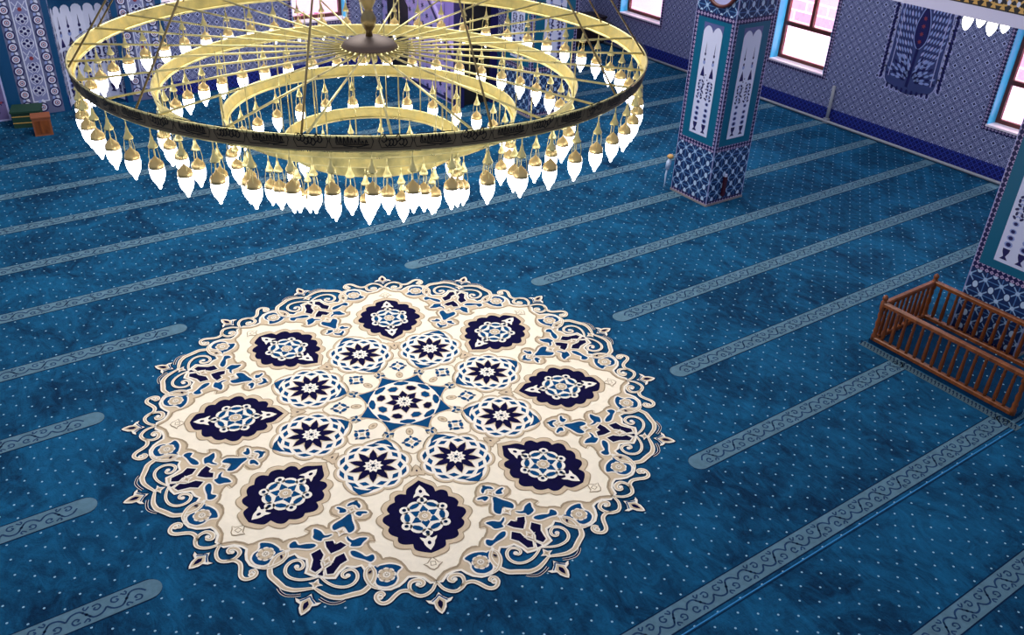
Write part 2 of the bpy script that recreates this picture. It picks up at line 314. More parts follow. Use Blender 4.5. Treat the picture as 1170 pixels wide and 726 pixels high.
# ---- row stripes woven into the carpet
def row_stripe(segs, y):
    o = Orn(.0012); w = .2
    P = .285
    for x0, x1, rl, rr in segs:
        def cap(h):
            pts = []
            if rl: pts += [(x0 + h - h * math.sin(PI * k / 10), -h * math.cos(PI * k / 10)) for k in range(11)][::-1]
            else: pts += [(x0, h), (x0, -h)]
            if rr: pts += [(x1 - h + h * math.sin(PI * k / 10), -h * math.cos(PI * k / 10)) for k in range(11)]
            else: pts += [(x1, -h), (x1, h)]
            return pts
        o.poly(cap(w / 2 + .012), MAT['edge'], 1); o.poly(cap(w / 2), MAT['stripe'], 2)
        n = int((x1 - x0 - .12) / P); st = x0 + ((x1 - x0) - n * P) / 2
        for i in range(n):
            cx = st + (i + .5) * P; s = 1 if i % 2 == 0 else -1
            def q(pts): return [(cx + a, s * b) for a, b in pts]
            m = MAT['stripe_line']
            o.stroke(smooth(q([(-.142, .0), (-.10, .045), (-.04, .05), (0, 0), (.04, -.05), (.10, -.045), (.142, 0)]), 3), .015, m, 3)
            o.stroke(smooth(q([(-.05, -.055), (-.09, -.06), (-.105, -.03), (-.08, -.008), (-.055, -.022), (-.07, -.036)]), 3), .013, m, 3)
            o.stroke(smooth(q([(.05, .055), (.09, .06), (.105, .03), (.08, .008), (.055, .022), (.07, .036)]), 3), .013, m, 3)
            o.stroke(smooth(q([(-.03, -.07), (0, -.045), (.012, -.066), (.0, -.078)]), 3), .013, m, 3)
            o.stroke(smooth(q([(.03, .07), (0, .045), (-.012, .066), (.0, .078)]), 3), .013, m, 3)
            o.disc((cx, 0), .013, m, 3, 8); o.disc((cx - .02, s * .03), .012, m, 3, 6, .006, .8); o.disc((cx + .02, -s * .03), .012, m, 3, 6, .006, .8)
    mb = MB(); o.put(mb, (0, y, 0), (1, 0, 0), (0, 1, 0), (0, 0, 1))
    return mb.build('row_stripe', floor)
gap = {1: 1.80, 2: 2.695, 3: 2.895, 4: 2.56, 5: 1.40}
for k in range(-2, 11):
    y = 2.877 + 1.2 * k; xe = 14.5
    if k in gap: segs = [(-5.9, 3.30 - gap[k], 0, 1), (3.30 + gap[k], xe, 1, 0)]
    else: segs = [(-5.9, xe, 0, 0)]
    row_stripe(segs, y)
o = Orn(.0012)
o.stroke([(-5.9, 2.73), (14.5, 2.73)], .010, MAT['seam'], 2); o.stroke([(-5.9, 2.712), (14.5, 2.712)], .008, MAT['edge'], 2)
o.put(MB(), (0, 0, 0), (1, 0, 0), (0, 1, 0), (0, 0, 1)).build('carpet_seam', floor)

# ---- the great medallion woven into the carpet (eight-fold, drawn as half of one eighth)
A22 = math.radians(22.5)
def off(p, a): return (p[0] * math.cos(a) - p[1] * math.sin(a), p[0] * math.sin(a) + p[1] * math.cos(a))
def medallion():
    m = MAT; D = MED
    h = Orn(.0009)          # mirrored pieces
    f1 = Orn(.0009)         # pieces on the A axis (8 times, not mirrored)
    fB = Orn(.0009)         # pieces on the B axis (8 times)
    c = Orn(.0009)          # centre, once
    zone = D['zone']; field = D['field']
    h.poly([(0, 0)] + zone, m['beige'], 3)
    h.stroke(zone, .040, m['edge'], 1); h.stroke(zone, .022, m['ivory'], 5)
    h.poly([(0, 0)] + field, m['cream'], 4)
    h.stroke(field, .020, m['tan'], 6); h.stroke([(p[0] * 1.010, p[1] * 1.010) for p in field], .012, m['beige'], 5)
    for k in ('b1', 'b2', 'b3', 'b4', 'b5', 'b6'):
        q = smooth(D[k], 3, True) if k not in ('b4', 'b5') else smooth(D[k], 3)
        h.poly(q, m['blue'], 8); h.stroke(q, .032, m['ivory'], 7, k not in ('b4', 'b5'))
    for k in ('n1', 'n2', 'n3'):
        h.poly(D[k], m['navy'], 8); h.stroke(D[k], .030, m['ivory'], 7, k == 'n2')
    def vine(k, w0, w1, core=.0, lv=9, cl=False):
        p = smooth(D[k], 4); w = lambda t: w0 + (w1 - w0) * math.sin(PI * t)
        h.stroke(p, lambda t: w(t) + .016, m['edge'], 2); h.stroke(p, w, m['ivory'], lv)
        if core: h.stroke(p[2:-2], lambda t: max(.006, w(t) * core), m['beige'], lv + 1)
    vine('r6', .022, .030, .35); vine('r5', .022, .050, .55); vine('r9', .020, .032, .45, 11); vine('t1', .024, .038, .45); vine('t2', .020, .042, .5)
    h.disc(D['t2'][-1], .020, m['ivory'], 10); h.disc(D['r6'][-1], .021, m['ivory'], 10); h.disc(D['t1'][0], .026, m['ivory'], 10); h.disc(D['t1'][0], .012, m['beige'], 11)
    p = smooth(D['r8'], 4); h.stroke(p, .024, m['ivory'], 5); h.stroke(p, .015, m['navy'], 6)
    h.disc(D['eye'], .020, m['navy'], 14, 10, .010, -.9)
    def flower(o, q, R, n, lv, rot=0.0, colr='beige'):
        for k in range(n):
            a = rot + 2 * PI * k / n; o.disc((q[0] + R * .62 * math.cos(a), q[1] + R * .62 * math.sin(a)), R * .42, m['ivory'], lv, 10)
            o.disc((q[0] + R * .60 * math.cos(a), q[1] + R * .60 * math.sin(a)), R * .27, m[colr], lv + 1, 8)
        o.disc(q, R * .40, m['ivory'], lv + 2); o.star(q, R * .36, R * .16, 8, m['tan'], lv + 3); o.disc(q, R * .12, m['ivory'], lv + 4, 8)
    flower(h, D['flD'], .074, 8, 9)
    # pendants: on every A axis and every B axis
    def pendant(d, o, ang=0.0, sign=(1, -1)):
        for sg in sign:
            tr = lambda P: [off((a + d, b * sg), ang) for a, b in P]
            o.stroke(tr(D['pend']), .030, m['edge'], 2); o.poly(tr(D['pend'] + [(2.55, 0)]), m['ivory'], 5)
            o.poly(tr([(2.520, 0), (2.560, -.040), (2.600, -.036), (2.640, -.018), (2.665, 0)]), m['beige'], 6)
            o.stroke(tr([(2.497, 0), (2.530, -.028), (2.556, -.060)]), .012, m['blue'], 7)
            o.poly(tr([(2.545, 0), (2.574, -.020), (2.604, -.017), (2.640, 0)]), m['navy'], 8)
    pendant(0.0, f1); pendant(.035, fB)
    # flowers and stems on the B axis
    for (q, R) in zip(D['fl'], (.046, .046, .048, .036)):
        r = math.hypot(*q)
        fB.poly([(r - R * 1.25, 0), (r - R * .3, -R * .5), (r, -R * 1.3), (r + R * .35, -R * .5), (r + R * 1.25, 0), (r + R * .35, R * .5), (r, R * 1.3), (r - R * .3, R * .5)], m['ivory'], 13)
        fB.star((r, 0), R * .75, R * .35, 4, m['beige'], 14); fB.disc((r, 0), R * .22, m['tan'], 15, 8)
    # navy lobed cartouche on the A axis
    nv0 = D['nav']; nv = []
    cus = [0, 3, 6, 9, 12, 15, 18, 21]
    for a_, b_ in zip(cus, cus[1:]):
        mid = [(1.640 + (p[0] - 1.640) * 1.02, p[1] * 1.03) for p in nv0[a_ + 1:b_]]
        nv += smooth([nv0[a_]] + mid + [nv0[b_]], 4)[:-1]
    nv.append(nv0[-1])
    full = nv + [(a, -b) for a, b in nv[-2:0:-1]]
    def grow(P, cen, d):
        out = []
        for p in P:
            dx, dy = p[0] - cen[0], p[1] - cen[1]; l = math.hypot(dx, dy); out.append((p[0] + dx / l * d, p[1] + dy / l * d))
        return out
    f1.poly(grow(full, (1.64, 0), .058), m['tan'], 7); f1.poly(grow(full, (1.64, 0), .047), m['beige'], 8); f1.poly(full, m['navy'], 9)
    Cn = (1.640, 0)
    for s in (-1, 1):
        hf = [(.195, .014), (.248, .013), (.258, .030), (.238, .072), (.262, .066), (.290, .048), (.325, .042), (.350, .030)]
        f1.poly([(Cn[0] + s * a, -b) for a, b in hf] + [(Cn[0] + s * .392, 0)] + [(Cn[0] + s * a, b) for a, b in hf[::-1]], m['ivory'], 10)
        f1.disc((Cn[0] + s * .310, 0), .022, m['navy'], 11, 10, .016)
    for k in range(6):
        a = PI / 3 * k; f1.disc((Cn[0] + .188 * math.cos(a), .188 * math.sin(a)), .046, m['ivory'], 10, 14)
        f1.disc((Cn[0] + .192 * math.cos(a), .192 * math.sin(a)), .018, m['edge'], 14, 8)
        a2 = a + PI / 6
        f1.disc((Cn[0] + .135 * math.cos(a2), .135 * math.sin(a2)), .072, m['ivory'], 10, 16)
    f1.disc(Cn, .150, m['ivory'], 11, 24)
    for k in range(6):
        a2 = PI / 3 * k + PI / 6; f1.disc((Cn[0] + .150 * math.cos(a2), .150 * math.sin(a2)), .026, m['blue'], 13, 8, .052, a2)
        a = PI / 3 * k
        f1.poly([(Cn[0] + .018 * math.cos(a), .018 * math.sin(a)), (Cn[0] + .080 * math.cos(a - .50), .080 * math.sin(a - .50)), (Cn[0] + .136 * math.cos(a), .136 * math.sin(a)), (Cn[0] + .080 * math.cos(a + .50), .080 * math.sin(a + .50))], m['blue'], 12)
    flower(f1, Cn, .062, 8, 13)
    # small curl between rosettes and small leaf-ornament outside the cartouche
    for k, lw in (('orn', .012), ('curl', .012)):
        p = D[k]; q = p + [(a, -b) for a, b in p[-2:0:-1]]
        f1.stroke(q, .020, m['tan'], 7, True); f1.poly(q, m['cream'] if k == 'orn' else m['beige'], 9)
        cx = (p[0][0] + p[-1][0]) / 2
        if k == 'orn': f1.stroke([(cx - .02, -.02), (cx + .02, -.02), (cx + .02, .02), (cx - .02, .02)], .009, m['tan'], 10, True)
        else: f1.disc((cx, 0), .016, m['navy'], 11, 6, .009)
    # ten-petalled rosette on the B axis
    Q = (1.0, 0)
    sc_ = []
    for k in range(120):
        a = 2 * PI * k / 120; r = .300 + .036 * abs(math.sin(5 * a)) ** .7
        r += .055 * math.exp(-((math.sin(a / 2)) / .14) ** 2) + .055 * math.exp(-((math.cos(a / 2)) / .14) ** 2)
        sc_.append((Q[0] + r * math.cos(a), r * math.sin(a)))
    fB.poly(grow(sc_, Q, .032), m['tan'], 7); fB.poly(grow(sc_, Q, .022), m['beige'], 8); fB.poly(sc_, m['ivory'], 9)
    for s in (-1, 1):
        fB.poly([(Q[0] + s * .292, -.105), (Q[0] + s * .318, -.05), (Q[0] + s * .322, 0), (Q[0] + s * .318, .05), (Q[0] + s * .292, .105), (Q[0] + s * .345, .070), (Q[0] + s * .392, 0), (Q[0] + s * .345, -.070)], m['blue'], 10)
    for k in range(10):
        a = PI / 5 * k + PI / 10
        for (rr, ra, rb, dd, sid) in ((.293, .023, .056, 0, 4), (.246, .027, .044, PI / 10, 4)):
            b2 = a + dd
            fB.disc((Q[0] + rr * math.cos(b2), rr * math.sin(b2)), ra, m['blue'], 10, 4, rb * 1.15, b2)
    fB.star(Q, .238, .150, 10, m['beige'], 12, PI / 10)
    for k in range(10):
        a = PI / 5 * k + PI / 10
        fB.poly([off((t, v), a) if False else (Q[0] + t * math.cos(a) - v * math.sin(a), t * math.sin(a) + v * math.cos(a)) for t, v in ((.03, 0), (.11, -.038), (.17, -.028), (.226, 0), (.17, .028), (.11, .038))], m['navy'], 13)
    fB.star(Q, .092, .066, 10, m['ivory'], 14); fB.star(Q, .055, .030, 8, m['navy'], 15); fB.disc(Q, .040, m['ivory'], 16, 10); fB.star(Q, .030, .014, 6, m['edge'], 17)
    # pouch with a blue quatrefoil, between the rosettes, near the centre
    po = smooth([(.395, 0), (.415, .10), (.510, .172), (.620, .190), (.700, .160), (.745, .080), (.800, 0), (.745, -.080), (.700, -.160), (.620, -.190), (.510, -.172), (.415, -.10)], 4, True)
    f1.stroke(po, .030, m['tan'], 5, True); f1.stroke(po, .020, m['beige'], 6, True); f1.poly(po, m['cream'], 7)
    f1.disc((.480, 0), .056, m['tan'], 8, 14, .038); f1.disc((.480, 0), .046, m['beige'], 9, 14, .030); f1.disc((.48, 0), .02, m['tan'], 10, 10, .012)
    q4 = [(.640 + (.085 if k % 2 == 0 else .052) * math.cos(PI / 4 * k), (.085 if k % 2 == 0 else .052) * math.sin(PI / 4 * k)) for k in range(8)]
    f1.stroke(q4, .030, m['beige'], 8, True); f1.poly(q4, m['ivory'], 9)
    for k in range(4):
        a = PI / 2 * k + PI / 4; f1.disc((.640 + .054 * math.cos(a), .056 * math.sin(a)), .038, m['blue'], 10, 6, .022, a + PI / 2)
        f1.disc((.640 + .075 * math.cos(a - PI / 4), .075 * math.sin(a - PI / 4)), .022, m['blue'], 11, 6, .012, a - PI / 4)
    f1.star((.640, 0), .034, .016, 4, m['beige'], 12)
    # trefoil between the pouches
    for a in (-2.0, 0.0, 2.0): fB.disc((.530 + .030 * math.cos(a), .030 * math.sin(a)), .026, m['blue'], 9, 8, .015, a)
    fB.stroke([(.47, 0), (.50, -.04), (.56, -.05), (.60, 0), (.56, .05), (.50, .04)], .014, m['beige'], 7, True)
    # central rosette
    for k in range(8):
        a = PI / 4 * k
        P = lambda L, e=0.0: [(t * math.cos(a + e) - v * math.sin(a + e), t * math.sin(a + e) + v * math.cos(a + e)) for t, v in L]
        c.poly(P([(.345, -.125), (.395, -.075), (.440, -.035), (.485, 0), (.440, .035), (.395, .075), (.345, .125), (.355, 0)], PI / 8), m['blue'], 10)
        c.stroke(P([(.345, -.125), (.395, -.075), (.440, -.035), (.485, 0), (.440, .035), (.395, .075), (.345, .125), (.355, 0)], PI / 8), .030, m['beige'], 8, True)
    c.disc((0, 0), .362, m['ivory'], 9, 40)
    for k in range(8):
        a = PI / 4 * k
        P = lambda L, e=0.0: [(t * math.cos(a + e) - v * math.sin(a + e), t * math.sin(a + e) + v * math.cos(a + e)) for t, v in L]
        c.poly(P([(.286, 0), (.300, -.068), (.325, -.080), (.352, -.030), (.354, .030), (.325, .080), (.300, .068)]), m['blue'], 10)
        c.poly(P([(.190, 0), (.220, -.056), (.270, -.060), (.294, 0), (.270, .060), (.220, .056)], PI / 8), m['beige'], 10)
        c.poly(P([(.198, 0), (.222, -.046), (.266, -.050), (.284, 0), (.266, .050), (.222, .046)], PI / 8), m['navy'] if k % 2 else m['blue'], 11)
        c.poly(P([(.03, 0), (.11, -.052), (.198, 0), (.11, .052)]), m['beige'], 12)
        c.poly(P([(.03, 0), (.11, -.044), (.188, 0), (.11, .044)]), m['navy'], 13)
    c.star((0, 0), .092, .062, 10, m['ivory'], 14); c.star((0, 0), .052, .03, 8, m['navy'], 15); c.disc((0, 0), .038, m['ivory'], 16); c.star((0, 0), .028, .013, 6, m['edge'], 17)
    mb = MB(); O = (MC[0], MC[1], .0005); U, V, N = (1, 0, 0), (0, 1, 0), (0, 0, 1)
    base = Orn(.0009)
    base.poly([((2.33 + .03 * math.cos(16 * 2 * PI * k / 256)) * math.cos(2 * PI * k / 256), (2.33 + .03 * math.cos(16 * 2 * PI * k / 256)) * math.sin(2 * PI * k / 256)) for k in range(256)], m['blue'], 0)
    base.put(mb, O, U, V, N)
    for k in range(8):
        a = math.radians(67.5 + 45 * k)
        for s in (1, -1): h.put(mb, O, U, V, N, lambda p: off((p[0], p[1] * s), a))
        f1.put(mb, O, U, V, N, lambda p: off(p, a))
        fB.put(mb, O, U, V, N, lambda p: off(p, a + A22))
    c.put(mb, O, U, V, N, lambda p: off(p, math.radians(67.5)))
    return mb.build('medallion', floor)
medallion()

# ---- walls with openings
def wall(name, axis, pos, th, u0, u1, z1, holes, m_face, m_dado, dado=.27):
    """axis 'x': wall at x=pos running along y, thickness outwards +x; axis 'y': wall at y=pos running along x"""
    mb = MB()
    def bx(a, b, c_, d, m):
        if b - a < 1e-4 or d - c_ < 1e-4: return
        if axis == 'x': mb.box(pos, pos + th, a, b, c_, d, m)
        else: mb.box(a, b, pos, pos + th, c_, d, m)
    cuts = sorted(holes); u = u0
    for (a, b, c_, d) in cuts:
        bx(u, a, 0, dado, m_dado); bx(u, a, dado, z1, m_face)
        bx(a, b, 0, min(dado, c_), m_dado); bx(a, b, dado, c_, m_face) if c_ > dado else None; bx(a, b, d, z1, m_face)
        u = b
    bx(u, u1, 0, dado, m_dado); bx(u, u1, dado, z1, m_face)
    return tag(mb.build(name), kind='structure')
RX, QY, TH = 14.62, 17.28, .34
side_win = [(5.65, 7.00, .85, 3.05), (10.34, 11.67, .83, 3.05), (14.92, 16.33, .81, 3.05)]
front_win = [(4.27, 5.40, 1.70, 3.25), (6.76, 7.95, 1.10, 3.25), (12.0, 13.0, 1.35, 3.25)]
wr = wall('wall_right', 'x', RX, TH, -2.5, QY + TH, 5.6, side_win, MAT['wall_yz'], MAT['dado_yz'])
wb = wall('wall_back', 'y', QY, TH, -6, RX, 5.6, [(2.40, 3.36, 0, 2.15)] + front_win, MAT['wall_xz'], MAT['dado_xz'])
def window(n, axis, pos, a, b, c_, d):
    mb = MB()
    def bx(m, w0, w1, u0, u1, z0, z1):
        if axis == 'x': m.box(pos + w0, pos + w1, u0, u1, z0, z1, MX[0])
        else: m.box(u0, u1, pos + w0, pos + w1, z0, z1, MX[0])
    MX = [MAT['cyan']]
    # tiled reveal lining: both jambs, marble sill, head
    bx(mb, .0, TH - .06, a, a + .012, c_, d); bx(mb, .0, TH - .06, b - .012, b, c_, d); bx(mb, 0, TH - .06, a, b, d - .012, d)
    MX[0] = MAT['sill']; bx(mb, -.02, TH - .06, a - .01, b + .01, c_ - .012, c_ + .02)
    w = tag(mb.build('window_%d' % n), kind='structure')
    fr = MB(); MX[0] = MAT['frame']; f0, f1_ = TH - .12, TH - .05; zm = c_ + .70; um = (a + b) / 2
    bx(fr, f0, f1_, a + .012, a + .075, c_ + .02, d); bx(fr, f0, f1_, b - .075, b - .012, c_ + .02, d)
    bx(fr, f0, f1_, a + .075, b - .075, c_ + .02, c_ + .085); bx(fr, f0, f1_, a + .075, b - .075, d - .08, d - .012)
    bx(fr, f0, f1_, a + .075, b - .075, zm - .04, zm + .04); bx(fr, f0, f1_, um - .035, um + .035, zm + .04, d - .08)
    fr.build('window_frame', w)
    g = MB(); MX[0] = MAT['glass']; bx(g, TH - .09, TH - .084, a + .07, b - .07, c_ + .08, d - .07); g.build('window_pane', w)
    t = MB(); MX[0] = MAT['strip_yz'] if axis == 'x' else MAT['strip_xz']; q = .075
    bx(t, -.008, .0, a - q, a - .0, c_ - q, d + q); bx(t, -.008, 0, b, b + q, c_ - q, d + q); bx(t, -.008, 0, a, b, c_ - q, c_ - .012); bx(t, -.008, 0, a, b, d, d + q)
    t.build('tile_surround', w)
for i, h_ in enumerate(side_win): window(i + 1, 'x', RX, *h_)
for i, h_ in enumerate(front_win): window(i + 4, 'y', QY, *h_)

# ---- gardens outside the windows
g = MB().box(RX + TH, 22, -2, 24, -.1, -.02, MAT['plaster']); g.box(-2, RX + TH, QY + TH, 24, -.1, -.02, MAT['plaster']); tag(g.build('ground_outside'), kind='structure')
bwal = MB(); bwal.box(18.2, 18.45, 0, 22, -.05, .72, MAT['plaster']); bwal.box(18.2, 18.45, 0, 22, .72, 4.2, MAT['brick'])
tag(bwal.build('garden_wall'), 'pink brick garden wall with white plastered foot seen through the side windows', 'garden wall')
bwal = MB(); bwal.box(0, 18.2, 20.9, 21.15, -.05, 4.2, MAT['plaster'])
tag(bwal.build('garden_wall'), 'pale plastered garden wall seen through the windows behind the chandelier', 'garden wall')
bush = thing('flower_bush', (7.55, 19.6, -.02), 'pink flowering bush outside the window left of the chandelier stem', 'bush')
st = MB(); lf = MB(); pk = MB()
for i in range(34):
    a = random.uniform(0, 2 * PI); r = random.uniform(.1, .9); hgt = random.uniform(.25, .75)
    tip = (r * math.cos(a), r * .4 * math.sin(a), hgt); st.tube([(tip[0] * .2, tip[1] * .2, 0), (tip[0] * .7, tip[1] * .7, hgt * .6), tip], [.012, .008, .004], MAT['soil'], 5)
    for j in range(5):
        q = (tip[0] + random.uniform(-.12, .12), tip[1] + random.uniform(-.08, .08), tip[2] + random.uniform(-.2, .04)); e = random.uniform(.03, .06); b_ = random.uniform(0, PI)
        dx, dy = e * math.cos(b_), e * math.sin(b_); lf.add([(q[0] - dx, q[1] - dy, q[2]), (q[0], q[1], q[2] + e * .6), (q[0] + dx, q[1] + dy, q[2]), (q[0], q[1], q[2] - e * .4)], [(0, 1, 2, 3)], MAT['leafg'])
    for k in range(5):
        an = 2 * PI * k / 5; pk.add([tip, (tip[0] + .05 * math.cos(an - .5), tip[1] + .05 * math.sin(an - .5), tip[2] + .03), (tip[0] + .07 * math.cos(an), tip[1] + .07 * math.sin(an), tip[2] + .02), (tip[0] + .05 * math.cos(an + .5), tip[1] + .05 * math.sin(an + .5), tip[2] + .03)], [(0, 1, 2, 3)], MAT['pink'])
st.build('stem', bush); lf.build('foliage', bush); tag(pk.build('flower_heads', bush), kind='stuff')

# ---- heating pipe along the side wall
hp = thing('heating_pipe', (14.535, 9.97, 0), 'long grey pipe running along the foot of the right wall with one short riser', 'pipe')
MB().tube([(0, -12.4, .035), (0, -.08, .035), (0, .08, .035), (0, 7.2, .035)], .028, MAT['pipe'], 10).build('floor_run', hp)
MB().tube([(.03, .02, .05), (.03, .02, .3), (.03, .02, .72)], .032, MAT['pipe'], 10).box(-.02, .06, -.03, .07, .0, .09, MAT['pipe']).build('riser', hp)

# ---- tree-of-life tile mural on the side wall
def bendput(o, mb, fn):
    for vs, fs, m, lv in o.items:
        P = [fn(p[0], p[1], lv) for p in vs]
        # orientation: compare with the sense of fn's own normal
        out = []
        for f in fs:
            a = sum(vs[f[i]][0] * vs[f[(i + 1) % len(f)]][1] - vs[f[(i + 1) % len(f)]][0] * vs[f[i]][1] for i in range(len(f)))
            out.append(f if a > 0 else f[::-1])
        mb.add(P, out, m)
mu = Orn(.0012)
k_ = MAT
body_ = smooth([(-.50, .0), (-.50, .5), (-.50, 1.2), (-.42, 1.75), (-.22, 2.15), (0, 2.35), (.22, 2.15), (.42, 1.75), (.50, 1.2), (.50, .5), (.50, 0), (.25, -.12), (0, -.18), (-.25, -.12)], 4, True)
mu.poly(body_, MAT['lilac'], 1)
mu.poly([(p[0] * .97, p[1] * .985 + .01) for p in body_], mat('mural_blue_ground', (60, 68, 118), .35), 2)
for i in range(26):
    t = i / 25
    for s in (-1, 1):
        mu.disc((s * (.56 + .02 * math.sin(i * 2)), .02 + 1.75 * t), .045, MAT['lilac'], 1, 8, .075, s * .6); mu.disc((s * .57, .02 + 1.75 * t), .026, MAT['ink'], 3, 6, .05, s * .6)
for i in range(9):
    x = -.40 + .1 * i; mu.disc((x, -.13 + .05 * abs(x)), .05, MAT['lilac'], 1, 8, .07); mu.disc((x, -.13 + .05 * abs(x)), .028, MAT['ink'], 3, 6, .045)
def leaf(x, y, l, w, a, m, lv):
    ca, sa = math.cos(a), math.sin(a)
    mu.poly([(x + u * l * ca - v * w * sa, y + u * l * sa + v * w * ca) for u, v in ((-1, 0), (-.4, -.8), (.3, -.9), (1, 0), (.3, .9), (-.4, .8))], m, lv)
for s in (-1, 1):
    for i in range(6):     # leafy stems parting round the central flower
        P = smooth([(s * (.02 + .012 * i), .16), (s * (.09 + .052 * i), .50), (s * (.155 + .056 * i), .92), (s * (.10 + .060 * i), 1.34), (s * (.035 + .062 * i), 1.66), (s * (.05 + .055 * i), 2.0 - .05 * i)], 7)
        mu.stroke(P, .011, MAT['ink'], 4)
        for j in range(2, len(P) - 1, 2):
            an = math.atan2(P[j + 1][1] - P[j][1], P[j + 1][0] - P[j][0])
            leaf(P[j][0] + s * .014, P[j][1], .052, .020, an - s * .35, MAT['midblue'] if (j + i) % 4 else MAT['lilac'], 5)
            if j % 4 == 0: leaf(P[j][0] + s * .032, P[j][1] - .02, .026, .010, an - s * .35, MAT['ink'], 6)
    for i in range(7):
        a = .12 + i * .19
        for k in range(4):
            r = .14 + .10 * k; leaf(s * r * math.cos(a), .05 + r * math.sin(a), .056, .024, (a if s > 0 else PI - a), MAT['midblue'] if (k + i) % 3 else MAT['ink'], 7)
    mu.stroke([(s * .42, .06), (s * .41, .8), (s * .42, 1.3)], .016, MAT['lilac'], 8)
fl_ = smooth([(0, .62), (-.10, .74), (-.125, .92), (-.10, 1.10), (0, 1.32), (.10, 1.10), (.125, .92), (.10, .74)], 4, True)
mu.stroke(fl_, .03, MAT['midblue'], 8, True); mu.poly(fl_, MAT['ink'], 9)
for i in range(4): mu.star((0, .74 + .13 * i), .045, .02, 6, MAT['rose'], 10, i)
mu.star((0, 1.62), .07, .035, 6, MAT['rose'], 9)
for s in (-1, 1): mu.disc((s * .36, 1.72), .05, MAT['rose'], 9, 8, .07)
mu.stroke(smooth([(-.03, -.05), (-.02, .2), (0, .62)], 4), .05, MAT['ink'], 8)
mm = MB(); mm.box(.004, .0, -.5, .5, 0.02, 2.1, MAT['lilac']); mm = MB()
mu.put(mm, (0, 0, 0), (0, -1, 0), (0, 0, 1), (-1, 0, 0))
mural = mm.build('tile_mural'); mural.location = (RX - .002, 8.56, 1.12)
tag(mural, 'blue tree of life tile mural on the right wall between two windows', 'mural')

# ---- qibla wall: piers with rosette borders, concave niche
def rosette_pier(n, x0, x1, pc, pw, z1, zlo, zp, red=False):
    y = QY - .06; mb = MB(); mb.box(x0, x1, y, QY, 0, z1, MAT['teal2']); p = tag(mb.build('trim_%d' % n), kind='structure')
    o = Orn(.001); w = (x1 - x0)
    o.poly([(pc - pw / 2 - .20, zlo), (pc + pw / 2 + .20, zlo), (pc + pw / 2 + .20, z1 - .05), (pc - pw / 2 - .20, z1 - .05)], mat('rosette_border_%d' % n, (96, 100, 134), .4), 1)
    o.poly([(pc - pw / 2, zp), (pc + pw / 2, zp), (pc + pw / 2, z1 - .2), (pc - pw / 2, z1 - .2)], MAT['teal2'], 2)
    hw = pw / 2
    o.poly([(pc - hw, zp), (pc + hw, zp), (pc + hw, z1 - .2), (pc - hw, z1 - .2)], MAT['white'], 3)
    o.poly([(pc - hw + .02, zp + .02), (pc + hw - .02, zp + .02), (pc + hw - .02, z1 - .22), (pc - hw + .02, z1 - .22)], mat('panel_lilac_%d' % n, (126, 130, 172), .4), 4)
    rc = [(pc - hw - .105, zp - .05 + .205 * i) for i in range(int((z1 - zp) / .205))] + [(pc + hw + .105, zp - .05 + .205 * i) for i in range(int((z1 - zp) / .205))] + [(pc, zp - .10)]
    for q in rc:
        o.disc(q, .085, MAT['ink'], 5, 14); o.disc(q, .062, MAT['white'], 6, 14); o.disc(q, .040, mat('x', (150, 60, 66)) if False else MAT['rose'], 7, 12); o.disc(q, .026, MAT['white'], 8, 10); o.disc(q, .014, MAT['ink'], 9, 8)
        o.disc((q[0] + .03, q[1] + .103), .026, MAT['white'], 5, 6, .045, .5); o.disc((q[0] - .03, q[1] + .103), .024, MAT['midblue'], 5, 6, .04, -.5)
    z = zp + .12; i = 0
    while z < z1 - .45:
        if i % 4 == 3:
            o.stroke([(pc - hw + .03, z), (pc, z + .16), (pc + hw - .03, z)], .02, MAT['white'], 5); o.stroke([(pc - hw + .03, z + .16), (pc, z), (pc + hw - .03, z + .16)], .014, MAT['white'], 5); o.disc((pc, z + .03), .035, MAT['rose'], 6, 8)
        else:
            for dx, dz in ((0, .045), (-.055, 0), (.055, 0), (0, -.045)):
                o.disc((pc + dx, z + dz + .08), .040, MAT['white'], 5, 8); o.disc((pc + dx, z + dz + .08), .028, MAT['ink'], 6, 8)
            o.disc((pc, z + .08), .02, MAT['white'], 7, 6)
            for s in (-1, 1): o.stroke([(pc + s * .03, z - .02), (pc + s * .085, z + .03), (pc + s * .10, z + .10), (pc + s * .06, z + .16)], .012, MAT['white'], 6)
        z += .205; i += 1
    o.put(MB(), (0, y, 0), (1, 0, 0), (0, 0, 1), (0, -1, 0)).build('rosette_panel', p)
    return p
rosette_pier(1, 1.42, 2.38, 1.945, .27, 3.2, .02, .24)
rosette_pier(2, 3.38, 4.25, 3.815, .27, 3.2, .02, .24)
# red-flowered strip left of the first pier
rf = Orn(.001); rf.poly([(1.02, .0), (1.40, .0), (1.40, 2.2), (1.02, 2.2)], MAT['lilac'], 1); rf.poly([(1.05, .03), (1.37, .03), (1.37, 2.2), (1.05, 2.2)], mat('floral_ground', (104, 92, 140), .4), 2)
for i in range(60):
    q = (random.uniform(1.09, 1.33), .08 + i * .035); rf.disc(q, .026, MAT['rose'] if i % 3 else MAT['white'], 3, 7, .018, i); rf.disc((q[0] + .03, q[1]), .02, MAT['ink'], 4, 6, .012, i * 2)
bs = MB(); bs.box(1.02, 1.42, QY - .10, QY, 0, 2.2, MAT['teal2']); t3 = tag(bs.build('trim_3'), kind='structure')
rf.put(MB(), (0, QY - .10, 0), (1, 0, 0), (0, 0, 1), (0, -1, 0)).build('red_flower_panel', t3)
MB().box(-1.5, .98, QY - .30, QY - .02, 0, 2.0, MAT['darkwood']).build('trim_4')['kind'] = 'structure'

